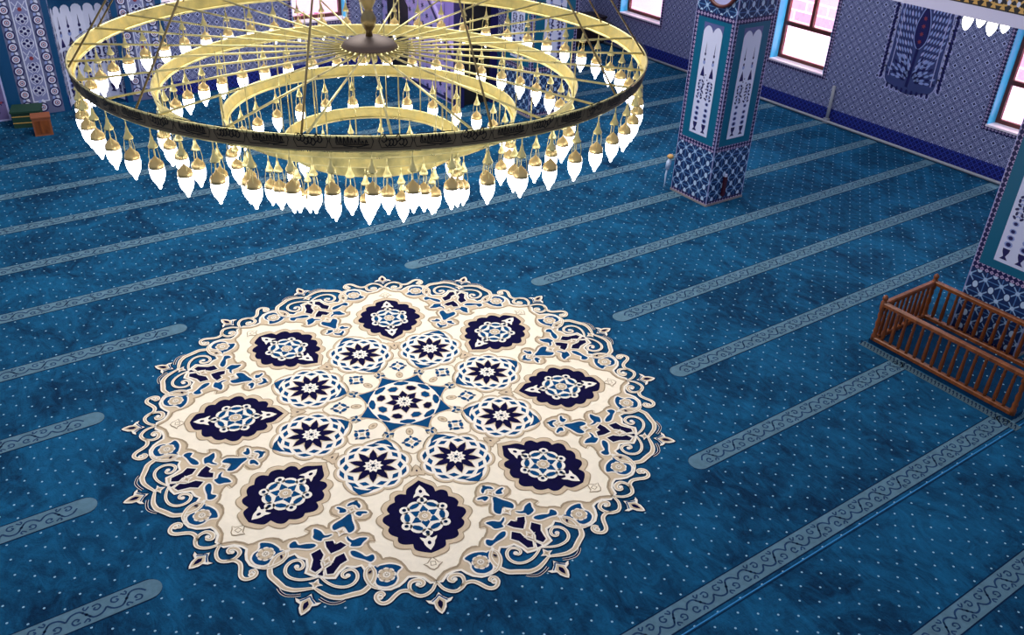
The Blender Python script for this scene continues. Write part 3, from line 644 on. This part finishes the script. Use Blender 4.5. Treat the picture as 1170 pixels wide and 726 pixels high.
# the niche: a half-round recess lined with white cypress tiles under a scalloped edge
nx, nr, nd = 2.88, .48, .34
nb = MB(); NS = 20
def nich(a, z, e=0.0): return (nx - (nr - e) * math.cos(a), QY + (nd - e) * math.sin(a), z)
vs = []; fs = []
for i in range(NS + 1):
    a = PI * i / NS; vs += [nich(a, 0), nich(a, 2.15)]
for i in range(NS): fs.append((2 * i, 2 * i + 1, 2 * i + 3, 2 * i + 2))
nb.add(vs, fs, MAT['teal2'])
nb.add([nich(PI * i / NS, 2.15) for i in range(NS + 1)], [tuple(range(NS + 1))], MAT['teal2'])
nb.add([nich(PI * i / NS, .001) for i in range(NS + 1)], [tuple(range(NS + 1))[::-1]], MAT['carpet'])
niche = nb.build('trim_6'); niche['kind'] = 'structure'
ni = Orn(.001); L = 7
def cypress(o, cx, z0, z1, w, lv, dense=False, m1=None, m2=None):
    """a slim vase, a leafy arabesque and a pointed finial, drawn in dark ink on a pale panel"""
    m1 = m1 or MAT['ink']; m2 = m2 or MAT['midblue']; H_ = z1 - z0
    o.poly([(cx - w * .38, z0), (cx + w * .38, z0), (cx + w * .10, z0 + H_ * .03), (cx + w * .30, z0 + H_ * .07), (cx + w * .34, z0 + H_ * .10), (cx - w * .34, z0 + H_ * .10), (cx - w * .30, z0 + H_ * .07), (cx - w * .10, z0 + H_ * .03)], m1, lv)
    for i, t in enumerate((.14, .20, .26, .33)):
        r = w * (.40 - .03 * i); o.disc((cx, z0 + H_ * t), r, m2, lv, 8, r * .75); o.disc((cx, z0 + H_ * t), r * .6, m1, lv + 1, 8, r * .5)
    for i in range(4 if not dense else 6):
        for s in (-1, 1):
            zz = z0 + H_ * (.38 + (.22 / (4 if not dense else 6)) * i * 1.0); o.disc((cx + s * w * (.34 - .10 * (i % 2)), zz), w * .22, m1, lv, 6, w * .13, s * (.7 + i)); o.disc((cx + s * w * .12, zz + H_ * .012), w * .14, m2, lv, 6, w * .08, -s * .7)
    o.poly([(cx - w * .34, z0 + H_ * .62), (cx + w * .34, z0 + H_ * .62), (cx + w * .24, z0 + H_ * .66), (cx, z0 + H_ * .735), (cx - w * .24, z0 + H_ * .66)], m1, lv)
    o.disc((cx, z0 + H_ * .77), w * .20, m2, lv, 8, w * .26); o.disc((cx, z0 + H_ * .80), w * .13, m1, lv + 1, 8, w * .18)
    o.disc((cx, z0 + H_ * .86), w * .14, m1, lv, 8, w * .20); o.poly([(cx - w * .06, z0 + H_ * .88), (cx + w * .06, z0 + H_ * .88), (cx, z0 + H_)], m1, lv)
for i in range(L):
    u0, u1 = i / L, (i + 1) / L; um = (u0 + u1) / 2
    ni.poly([(u0, .05), (u1, .05), (u1, 1.62), (u1 - .01, 1.66)] + [(um + (u1 - um) * math.cos(t * PI / 6) * .96, 1.66 + .11 * math.sin(t * PI / 6)) for t in range(1, 6)] + [(u0 + .01, 1.66), (u0, 1.62)], MAT['white'], 1)
    tmp = Orn(.001); cypress(tmp, 0, .18, 1.60, .165, 3, True)
    ni.items += [([(um + p[0] / 1.33, p[1]) for p in vs_], fs_, m_, lv_) for vs_, fs_, m_, lv_ in tmp.items]
for z in (.85, .87): ni.stroke([(0.005, z), (.995, z)], .008, MAT['lilac'], 2)
def subdiv(o, du=.05):
    new = []
    for vs_, fs_, m_, lv_ in o.items:
        new.append((vs_, fs_, m_, lv_))
    o.items = new
subdiv(ni)
nm = MB()
def facet(u, v, lv):
    i = max(0, min(L - 1, int(u * L + 1e-9 * (1 if u < .5 else -1)))); t_ = u * L - i
    p, q = Vector(nich(PI * (.02 + .96 * i / L), v, .004 + lv * .003)), Vector(nich(PI * (.02 + .96 * (i + 1) / L), v, .004 + lv * .003))
    return p.lerp(q, t_)
bendput(ni, nm, facet)
nm.build('cypress_lining', niche)

# ================================================================== PILLARS
def pillar(x0, y0, wx, wy, H_, label, faces=('w', 's'), plaque=False):
    t = thing('tiled_pillar', (x0 + wx / 2, y0 + wy / 2, 0), label, 'pillar'); hx, hy = wx / 2, wy / 2
    b = MB(); b.box(-hx - .012, hx + .012, -hy - .012, hy + .012, 0, .03, MAT['plinth'])
    # shaft in three bands; every face of the base carries the star tile of its own direction
    for (z0, z1) in ((.03, .87), (2.76, H_)):
        b.add([(-hx, -hy, z0), (-hx, hy, z0), (-hx, hy, z1), (-hx, -hy, z1)], [(0, 3, 2, 1)], MAT['tile_yz']); b.add([(hx, -hy, z0), (hx, hy, z0), (hx, hy, z1), (hx, -hy, z1)], [(0, 1, 2, 3)], MAT['tile_yz'])
        b.add([(-hx, -hy, z0), (hx, -hy, z0), (hx, -hy, z1), (-hx, -hy, z1)], [(0, 1, 2, 3)], MAT['tile_xz']); b.add([(-hx, hy, z0), (hx, hy, z0), (hx, hy, z1), (-hx, hy, z1)], [(0, 3, 2, 1)], MAT['tile_xz'])
    b.box(-hx, hx, -hy, hy, .87, 2.76, MAT['teal']); b.box(-hx, hx, -hy, hy, H_ - .01, H_, MAT['teal'])
    b.build('shaft', t)
    for f in 'wsen':
        half = hy if f in 'we' else hx
        O, U, N = {'w': ((-hx, 0, 0), (0, -1, 0), (-1, 0, 0)), 's': ((0, -hy, 0), (1, 0, 0), (0, -1, 0)), 'e': ((hx, 0, 0), (0, 1, 0), (1, 0, 0)), 'n': ((0, hy, 0), (-1, 0, 0), (0, 1, 0))}[f]
        sm = MAT['strip_yz'] if f in 'we' else MAT['strip_xz']
        o = Orn(.001); e = .062
        R = lambda u0, u1, z0, z1, m, lv: o.poly([(u0, z0), (u1, z0), (u1, z1), (u0, z1)], m, lv)
        R(-half, -half + e, .87, 2.76, sm, 1); R(half - e, half, .87, 2.76, sm, 1)
        R(-half, half, .85, .93, sm, 2); R(-half, half, 2.69, 2.77, sm, 2); R(-half, half, .03, .075, sm, 2)
        for s in (-1, 1): R(s * half - .008 if s > 0 else -half, s * half if s > 0 else -half + .008, .03, H_, MAT['lilac'], 3)
        o.put(MB(), O, U, (0, 0, 1), N).build('border_strip', t)
        pw = half * .47; o = Orn(.001); z0, z1 = 1.03, 2.50
        top = [(-pw + 2 * pw * i / 24, z1 + .09 * abs(math.sin(PI * i / 12)) ** .7) for i in range(25)]
        o.poly([(-pw - .02, z0 - .0), (pw + .02, z0 - .0), (pw + .02, z1 + .05), (-pw - .02, z1 + .05)], MAT['teal'], 1)
        o.poly([(-pw, z1 - .02), (pw, z1 - .02), (pw + .01, z1 + .13), (-pw - .01, z1 + .13)], mat('mauve_tip', (86, 92, 142), .4) if 'mauve_tip' not in bpy.data.materials else bpy.data.materials['mauve_tip'], 2)
        o.poly([(-pw, z0), (pw, z0)] + top[::-1], MAT['white'], 3)
        for s in (-1, 1): cypress(o, s * pw * .48, z0 + .04, z1 - .12, pw * .66, 4, True)
        for i in range(16): o.disc(((-1) ** i * pw * .12 * (1 + i % 3), z0 + .55 + .022 * i), .012, MAT['ink'], 6, 5)
        o.put(MB(), O, U, (0, 0, 1), N).build('cypress_panel', t)
    return t
p1 = pillar(9.55, 8.29, .78, .76, 3.44, 'tiled square pillar with white cypress panels and a round plaque, right of the chandelier')
p2 = pillar(9.55, 3.44, .78, .78, 3.44, 'tiled square pillar rising behind the wooden railing at the right edge')
p3 = pillar(9.55, 12.95, 1.02, .90, 3.44, 'tiled square pillar seen through the right half of the chandelier')

# round plaque on the first pillar
pq = thing('round_plaque', (9.55, 8.61, 3.16), 'round plaque with dark red rim high on the left face of the middle pillar', 'plaque')
def disc_x(mb, r, x0, x1, m, n=40):
    vs = [(x, r * math.cos(2 * PI * k / n), r * math.sin(2 * PI * k / n)) for x in (x0, x1) for k in range(n)]
    mb.add(vs, [(k, (k + 1) % n, n + (k + 1) % n, n + k) for k in range(n)], m, True); mb.add([vs[k] for k in range(n)], [tuple(range(n))], m); mb.add([vs[n + k] for k in range(n)], [tuple(range(n))[::-1]], m)
rm = MB(); n = 48
for (ra, rb, xa, xb) in ((.30, .255, -.035, -.035),):
    vs = [(x, r * math.cos(2 * PI * k / n), r * math.sin(2 * PI * k / n)) for (r, x) in ((.30, -.003), (.30, -.04), (.262, -.045), (.255, -.012)) for k in range(n)]
    rm.add(vs, [(i * n + k, i * n + (k + 1) % n, (i + 1) * n + (k + 1) % n, (i + 1) * n + k) for i in range(3) for k in range(n)], MAT['frame'], True)
rm.build('rim', pq)
fc = MB(); disc_x(fc, .258, -.003, -.014, MAT['lilac']); fc.build('face', pq)

# pale cloth strip hung on a round wooden knob beside the first pillar
hk = thing('wall_hook', (9.49, 9.10, .545), 'round beech knob with pale hanging bag at the left edge of the middle pillar', 'hook')
MB().lathe([(.0, -.03), (.035, -.028), (.055, 0), (.035, .028), (0, .03)], MAT['beech'], 16).build('knob', hk)
kb = MB(); kb.tube([(0, 0, -.02), (-.02, .0, -.10), (-.035, 0, -.2)], [.02, .04, .03], MAT['clothw'], 8); kb.tube([(-.03, 0, -.18), (-.05, 0, -.30), (-.045, 0, -.42), (-.06, 0, -.5)], [.012, .014, .010, .006], MAT['clothw'], 6); kb.build('hanging_bag', hk)
so = thing('wall_socket', (9.87, 8.288, .12), 'narrow maroon box fixed low on the right face of the middle pillar', 'socket')
MB().box(-.03, .03, -.035, -.002, 0, .30, MAT['maroon']).build('cover', so); MB().box(-.02, .02, -.03, -.002, .31, .35, MAT['white']).build('switch', so)

# ================================================================== GALLERY
bm_ = MB(); bm_.box(9.54, 9.90, -2.5, QY, 3.44, 3.565, MAT['trimw']); bm_.box(9.56, 9.90, -2.5, QY, 3.565, 4.1, MAT['black']); beam = tag(bm_.build('trim_5'), kind='structure')
o = Orn(.001)
for i in range(64):
    cx = -2.2 + .30 * i; z = 3.60; s = 1
    for (m_, wd, lv) in ((MAT['gold'], .020, 2),):
        o.stroke(smooth([(cx - .15, z + .02), (cx - .07, z + .03), (cx, z + .10), (cx + .07, z + .03), (cx + .15, z + .02)], 4), wd, m_, lv)
        o.stroke(smooth([(cx - .14, z + .30), (cx - .12, z + .14), (cx, z + .03), (cx + .12, z + .14), (cx + .14, z + .30)], 4), wd, m_, lv)
    for dx in (-.10, 0, .10): o.poly([(cx + dx - .03, z - .02), (cx + dx, z + .045), (cx + dx + .03, z - .02)], MAT['gold'], 4); o.disc((cx + dx + .05, z + .06), .022, MAT['white'], 4, 6, .03)
    o.poly([(cx, z + .10), (cx - .055, z + .19), (cx, z + .34), (cx + .055, z + .19)], MAT['gold'] if i % 2 else MAT['white'], 3); o.disc((cx, z + .2), .022, MAT['black'], 4, 8, .04)
    o.poly([(cx + .15, z + .06), (cx + .10, z + .2), (cx + .15, z + .4), (cx + .20, z + .2)], MAT['white'], 3); o.disc((cx + .15, z + .21), .025, MAT['ink'], 4, 6, .05)
o.put(MB(), (9.56, 0, 0), (0, 1, 0), (0, 0, 1), (-1, 0, 0)).build('gilded_frieze', beam)
tag(MB().box(9.90, RX, -2.5, QY, 3.72, 3.86, MAT['trimw']).build('ceiling'), kind='structure')

# three-armed lamp under the gallery
gl = thing('gallery_lamp', (11.0, 5.66, 3.66), 'four lit glasses of a hanging lamp below the gallery edge at top right', 'lamp')
MB().lathe([(.05, .06), (.05, -.02), (.012, -.03), (.012, -.30), (.03, -.33), (.03, -.37), (.005, -.40)], MAT['brass'], 14).build('stem', gl)
for k in range(4):
    a = math.radians(225 + 90 * k); dx, dy = .22 * math.cos(a), .22 * math.sin(a)
    MB().tube([(0, 0, -.36), (dx * .6, dy * .6, -.42), (dx, dy, -.42)], .008, MAT['brass'], 6).build('arm', gl)
    MB().lathe([(.012, -.42), (.04, -.43), (.05, -.46)], MAT['brass'], 12, (dx, dy, 0)).build('cap', gl)
    MB().lathe([(.044, -.455), (.058, -.49), (.060, -.53), (.046, -.58), (.022, -.62), (.004, -.635)], MAT['lamp_side'], 14, (dx, dy, 0)).build('glass_shade', gl)

# ================================================================== RAILED PLATFORM
pf = thing('carpeted_platform', (8.95, 3.68, 0), 'low blue carpeted platform inside the wooden railing', 'platform')
MB().box(-.53, .56, -.86, .87, 0, .055, MAT['step_carpet']).build('deck', pf)
fo = Orn(.0012); fo.poly([(-.66, -.98), (-.55, -.98), (-.55, .90), (-.66, .90)], MAT['grey'], 3)
for i in range(44):
    y = -.96 + .043 * i; fo.stroke(smooth([(-.645, y), (-.60, y + .015), (-.565, y + .035), (-.60, y + .03)], 3), .009, MAT['edge'], 4)
fo.poly([(-.66, .90), (.56, .90), (.56, .905), (-.66, .905)], MAT['edge'], 3)
fo.put(MB(), (0, 0, 0), (1, 0, 0), (0, 1, 0), (0, 0, 1)).build('fringe', pf)
rl = thing('wooden_railing', (8.93, 3.68, .055), 'low orange-brown turned wooden railing enclosing the platform beside the right pillar', 'railing')
RXa, RXb, RYa, RYb, RT = -.49, .50, -.83, .83, .50
def newel(x, y):
    MB().lathe([(.034, 0), (.034, .06), (.024, .08), (.030, .12), (.020, .16), (.031, .22), (.020, .28), (.030, .33), (.022, .38), (.034, .40), (.034, .50), (.020, .515), (.032, .54), (.026, .57), (.006, .59)], MAT['wood'], 12, (x, y, 0)).build('newel_post', rl)
for x, y in ((RXa, RYb), (RXa, RYa), (RXb, RYb), (RXb, RYa)): newel(x, y)
def side(a, b, n):
    (ax, ay), (bx_, by_) = a, b; dx, dy = bx_ - ax, by_ - ay; l = math.hypot(dx, dy); nx_, ny_ = -dy / l, dx / l
    def beam_(z0, z1, w, nm):
        mb = MB(); h = w / 2; c0 = h * .35
        prof = [(-h, z0), (h, z0), (h, z1 - c0), (h - c0, z1), (-h + c0, z1), (-h, z1 - c0)]
        vs = [(px + nx_ * s, py + ny_ * s, z) for (px, py) in (a, b) for s, z in prof]; k = len(prof)
        mb.add(vs, [tuple(range(k))[::-1], tuple(range(k, 2 * k))] + [(i, (i + 1) % k, k + (i + 1) % k, k + i) for i in range(k)], MAT['wood']); mb.build(nm, rl)
    beam_(RT - .045, RT, .062, 'top_rail'); beam_(0, .045, .06, 'bottom_rail')
    for i in range(n):
        t = (i + 1) / (n + 1); x, y = ax + dx * t, ay + dy * t
        if i == 0 and 'b' not in BAL: BAL['b'] = MB().lathe([(.017, .045), (.017, .07), (.023, .09), (.021, .20), (.015, .33), (.020, .36), (.015, .38), (.017, .42), (.017, .456)], MAT['wood'], 10).build('baluster', rl); BAL['b'].location = (x, y, 0); continue
        c = BAL['b'].copy(); C.objects.link(c); c.parent = rl; c.location = (x, y, 0)
BAL = {}
side((RXa, RYb), (RXa, RYa), 15); side((RXa, RYb), (RXb, RYb), 9); side((RXb, RYb), (RXb, RYa), 15)

# ================================================================== PULPIT, DOOR, SMALL THINGS BY THE QIBLA WALL
mn = thing('minbar', (9.12, 17.2, 0), 'stepped lavender marble pulpit against the back wall, seen through the chandelier', 'pulpit')
y0_, y1_ = -3.15, -.02; hx = .37
bd = MB()
prof = [(y0_ + .25, 0), (y1_, 0), (y1_, 2.2), (y1_ - .75, 2.2)] + [q for i in range(9) for q in ((y1_ - .75 - .19 * i, 2.2 - .22 * i - .0), (y1_ - .75 - .19 * i, 2.2 - .22 * (i + 1)))] + [(y0_ + .25, .22)]
k = len(prof); bd.add([(x, a, b) for x in (-hx + .05, hx - .05) for a, b in prof], [tuple(range(k)), tuple(range(k, 2 * k))[::-1]] + [(i, k + i, k + (i + 1) % k, (i + 1) % k) for i in range(k)], MAT['purple']); bd.build('stair', mn)
for s in (-1, 1):
    sp_m = MB(); pts = [(y0_ + .2, 0), (y1_, 0), (y1_, 3.0), (y1_ - .8, 3.0), (y0_ + .2, .95)]
    xs = (s * hx - .03, s * hx + .03); sp_m.add([(x, a, b) for x in xs for a, b in pts], [(0, 1, 2, 3, 4), (9, 8, 7, 6, 5)] + [(i, 5 + i, 5 + (i + 1) % 5, (i + 1) % 5) for i in range(5)], MAT['purple']); pnl = sp_m.build('side_panel', mn)
    o = Orn(.001)
    for i in range(17):
        for j in range(14):
            a, b = -2.75 + .17 * i, .12 + .17 * j
            if b < .9 + (a + 2.95) * .8: o.star((a, b), .075, .03, 6, MAT['ink'] if (i + j) % 2 else MAT['midblue'], 1, .2)
    o.stroke([(y0_ + .24, .06), (y1_ - .05, .06)], .06, MAT['ink'], 2); o.stroke([(y0_ + .25, .88), (y1_ - .8, 2.9)], .07, MAT['ink'], 2)
    o.poly([(-1.15, .07), (-.25, .07), (-.25, 1.5), (-.7, 1.9), (-1.15, 1.5)], MAT['black'], 3)  # arched opening under the platform, its dark inside painted flat in black
    o.put(MB(), (s * (hx + .031), 0, 0), (0, 1, 0), (0, 0, 1), (s, 0, 0)).build('inlay', pnl)
for s in (-1, 1): MB().box(s * hx - .06, s * hx + .06, y0_, y0_ + .2, 0, 2.35, MAT['ink']).build('portal_post', mn)
MB().box(-hx - .06, hx + .06, y0_, y0_ + .2, 2.1, 2.6, MAT['purple']).build('portal_head', mn)
MB().box(-hx + .06, hx - .06, y0_ + .08, y0_ + .12, .02, 2.1, MAT['black']).build('curtain', mn)
dr = MB().box(10.15, 11.05, QY - .05, QY - .004, 0, 2.15, MAT['darkwood']).build('door_1'); dr['kind'] = 'structure'
fm = MB(); fm.box(10.05, 10.15, QY - .07, QY, 0, 2.25, MAT['ink']); fm.box(11.05, 11.15, QY - .07, QY, 0, 2.25, MAT['ink']); fm.box(10.15, 11.05, QY - .07, QY, 2.15, 2.25, MAT['ink']); fm.build('door_frame', dr)
MB().lathe([(.02, -.03), (.025, 0), (.02, .03)], MAT['brass'], 10, (10.95, QY - .08, 1.0)).build('door_handle', dr)
lc = thing('low_cabinet', (13.2, 16.95, 0), 'low dark wooden cabinet in the far corner of the hall', 'cabinet')
MB().box(-1.25, 1.3, -.28, .28, .04, .62, MAT['darkwood']).build('body', lc); MB().box(-1.28, 1.33, -.30, .30, .62, .66, MAT['darkwood']).build('top', lc)
for i in range(5): MB().box(-1.22 + .505 * i, -.74 + .505 * i, -.298, -.282, .08, .59, MAT['darkwood']).build('door', lc)

bk = thing('donation_box', (1.63, 16.83, 0), 'dark green cloth-covered box beneath the left rosette pier', 'box', rotz=-.25)
MB().box(-.22, .22, -.20, .20, .0, .26, MAT['green']).build('body', bk); MB().box(-.24, .24, -.22, .22, .26, .29, MAT['green']).build('lid', bk)
MB().box(-.222, .222, -.203, -.201, .08, .095, MAT['gold']).box(-.222, .222, -.203, -.201, .19, .205, MAT['gold']).build('trim_band', bk)
bk2 = thing('book_stand', (1.74, 16.22, 0), 'small brown box-shaped stand in front of the green box by the back wall', 'stand', rotz=-.12)
MB().box(-.13, .15, -.13, .13, 0, .30, MAT['card']).build('body', bk2); MB().box(-.14, .16, -.14, .14, .30, .32, MAT['card']).build('top', bk2)
MB().box(-.10, .12, -.135, -.131, .04, .26, MAT['wood']).build('front_panel', bk2)

# ================================================================== CHANDELIER
AX, AY, Z0 = 3.11, 6.37, 3.60
ch = thing('ring_chandelier', (AX, AY, Z0), 'huge four-tiered brass ring chandelier of lit pear-shaped glasses above the medallion', 'chandelier')
tiers = [(2.18, 0.0, 56), (1.66, -.255, 42), (1.18, -.51, 28), (.73, -.765, 16)]
BH, BF = .090, .015
def ring_mesh(R, z, big):
    BH = .090 if big else .076
    mb = MB(); n = 112; th = .012
    prof = [(R, z), (R - BF, z - BH), (R - BF - th, z - BH), (R - th, z)]
    vs = [(r * math.cos(2 * PI * k / n), r * math.sin(2 * PI * k / n), zz) for r, zz in prof for k in range(n)]
    mo = MAT['brass_d'] if big else MAT['brass_r']  # big ring's outer face: bronze toned darker, its backlit shade put into the colour
    F = lambda i, j: [(i * n + k, j * n + k, j * n + (k + 1) % n, i * n + (k + 1) % n) for k in range(n)]
    o_ = len(mb.v); mb.add(vs, F(0, 1), mo, True); mb.add(vs, F(1, 2) + F(2, 3) + F(3, 0), MAT['brass_r'], False)
    def torus(rr, zz, t):
        vs = []; q = 8
        for k in range(n):
            a = 2 * PI * k / n
            for j in range(q): b = 2 * PI * j / q; vs.append(((rr + t * math.cos(b)) * math.cos(a), (rr + t * math.cos(b)) * math.sin(a), zz + t * math.sin(b)))
        mb.add(vs, [(k * q + j, ((k + 1) % n) * q + j, ((k + 1) % n) * q + (j + 1) % q, k * q + (j + 1) % q) for k in range(n) for j in range(q)], MAT['brass'], True)
    torus(R - th / 2, z, .008); torus(R - BF - .02, z - BH - .006, .010); 
    return mb.build('ring_band', ch)
rings = [ring_mesh(R, z, i == 0) for i, (R, z, n) in enumerate(tiers)]
# engraved calligraphy cartouches around the outer band
R0 = tiers[0][0]; cal = Orn(.0005); arc = 2 * PI * R0 / 28
rnd = random.Random(3)
for i in range(28):
    c0 = i * arc
    for (u0, u1) in ((.03, .20), (.235, .46)):
        cal.stroke([(c0 + u0, .022), (c0 + u1, .022), (c0 + u1 + .014, .065), (c0 + u1, .108), (c0 + u0, .108), (c0 + u0 - .014, .065)], .005, MAT['letter'], 2, True)
    for j in range(7):
        x = c0 + .045 + .02 * j; y = .045 + .035 * rnd.random()
        cal.stroke(smooth([(x - .012, y), (x, y - .016), (x + .016, y + .004), (x + .006, y + .03), (x - .008, y + .016)], 3), .007, MAT['letter'], 3)
    cal.stroke([(c0 + .26, .045), (c0 + .44, .045)], .006, MAT['letter'], 3)
    for j in range(9):
        x = c0 + .26 + .021 * j; hh = .02 + .035 * rnd.random()
        cal.stroke(smooth([(x, .050), (x + .004, .05 + hh), (x + .012, .052)], 3), .006, MAT['letter'], 3); 
        if j % 3 == 0: cal.disc((x + .008, .090), .005, MAT['letter'], 3, 6)
    cal.stroke(smooth([(c0 + .30, .038), (c0 + .38, .030), (c0 + .45, .045)], 3), .007, MAT['letter'], 3)
def onband(u, v, lv):
    t = 1 - v / BH; a = u / R0; r = R0 - BF * t + .0015 + lv * .0005; z = -BH * t; return (r * math.cos(a), r * math.sin(a), z)
cm = MB(); bendput(cal, cm, onband); cm.build('calligraphy', rings[0])
# hub, stem, spokes
hb = MB(); hb.lathe([(.0, .045), (.05, .045), (.12, .033), (.19, .005), (.225, -.035), (.21, -.052), (.05, -.06), (0, -.06)], MAT['bronze'], 40, cap=False); hb.build('hub', ch)
stm = MB(); stm.lathe([(.030, .03), (.024, .08), (.046, .115), (.060, .155), (.060, .185), (.040, .225), (.026, .24), (.034, .255), (.060, .31), (.072, .38), (.076, .46), (.085, .56), (.060, .58), (.045, .62), (.045, .8), (.07, .84), (.03, .9), (.018, 1.0), (.018, 2.9)], MAT['brass_s'], 24); stm.build('stem', ch)
P0 = math.radians(2.4)
sp0 = None
for k in range(28):
    if sp0 is None:
        sp0 = MB().tube([(.20, 0, -.042), (2.165, 0, .006)], .008, MAT['brass'], 8).build('spoke', ch); s_ = sp0
    else:
        s_ = sp0.copy(); C.objects.link(s_); s_.parent = ch
    s_.rotation_euler.z = P0 + 2 * PI * k / 28
lf_ = MB().tube([(.215, 0, -.05), (.26, 0, -.08), (.235, 0, -.10)], [.02, .016, .006], MAT['brass'], 8)
# small scrolled leaves round the hub's rim
l0 = None
for k in range(28):
    if l0 is None: l0 = lf_.build('hub_leaf', ch); s_ = l0
    else: s_ = l0.copy(); C.objects.link(s_); s_.parent = ch
    s_.rotation_euler.z = P0 + 2 * PI * (k + .5) / 28
rod0 = None
for k in range(12):
    if rod0 is None: rod0 = MB().tube([(2.165, 0, 0), (.03, 0, 2.85)], .007, MAT['brass_s'], 8).build('suspension_rod', ch); s_ = rod0
    else: s_ = rod0.copy(); C.objects.link(s_); s_.parent = ch
    s_.rotation_euler.z = math.radians(-157 + 30 * k)
for (R, z, n) in tiers[1:]:
    d0 = None
    for k in range(14):
        if d0 is None: d0 = MB().tube([(R - .006, 0, .008), (R - .006, 0, z)], .005, MAT['brass'], 6).build('drop_rod', ch); s_ = d0
        else: s_ = d0.copy(); C.objects.link(s_); s_.parent = ch
        s_.rotation_euler.z = P0 + 2 * PI * (2 * k + (1 if R == 1.18 else 0)) / 28
# pendant lamps
pm = MB()
pm.tube([(0, 0, 0), (0, 0, -.05)], .004, MAT['brass'], 6)
pm.lathe([(.004, -.045), (.009, -.060), (.012, -.080), (.022, -.103), (.031, -.120), (.029, -.128), (.009, -.132)], MAT['brass'], 12)
for k in range(3):
    a = 2 * PI * k / 3 + .4; pm.tube([(.028 * math.cos(a), .028 * math.sin(a), -.132), (.036 * math.cos(a), .036 * math.sin(a), -.175), (.034 * math.cos(a), .034 * math.sin(a), -.235)], .0022, MAT['brass'], 4, False)
pm.tube([(0, 0, -.135), (0, 0, -.205)], .003, MAT['brass'], 5)
pm.lathe([(.003, -.182), (.010, -.192), (.028, -.210), (.042, -.224), (.047, -.240), (.048, -.260)], MAT['lampcap'], 14)
gm = MB(); gm.lathe([(.044, -.248), (.047, -.264), (.047, -.290), (.043, -.320), (.033, -.348), (.019, -.370), (.012, -.384), (.009, -.398), (.003, -.405)], MAT['lamp'], 14)
spots = []
for i, (R, z, n) in enumerate(tiers):
    for k in range(n):
        a = P0 + PI / 56 * (1 if i == 0 else 0) * 2 / 1 + 2 * PI * (k + (.5 if i else 0)) / n
        if i == 0: a = P0 + 2 * PI * (k + .5) / n
        r = R - BF - .02; spots.append((r * math.cos(a), r * math.sin(a), z - (.090 if i == 0 else .076) - .012, a))
spots.sort(key=lambda p: (p[0] + AX) ** 2 + (p[1] + AY) ** 2 + (p[2] + Z0 - CAM_H) ** 2)
pl0 = pm.build('pendant_lamp', ch); gs0 = gm.build('glass_shade', pl0)
rest = MB()
for i, (x, y, z, a) in enumerate(spots):
    if i < 100:
        if i == 0: p_ = pl0
        else:
            p_ = pl0.copy(); C.objects.link(p_); p_.parent = ch; q_ = gs0.copy(); C.objects.link(q_); q_.parent = p_
        p_.location = (x, y, z); p_.rotation_euler.z = a + i * .7
    else:
        for src in (pm, gm):
            for mi_, m_ in enumerate(src.mats):
                rest.add([(v[0] + x, v[1] + y, v[2] + z) for v in src.v], [f for f, q in zip(src.f, src.m) if q == mi_], m_, True)
rs = rest.build('distant_pendants', ch); rs['kind'] = 'stuff'
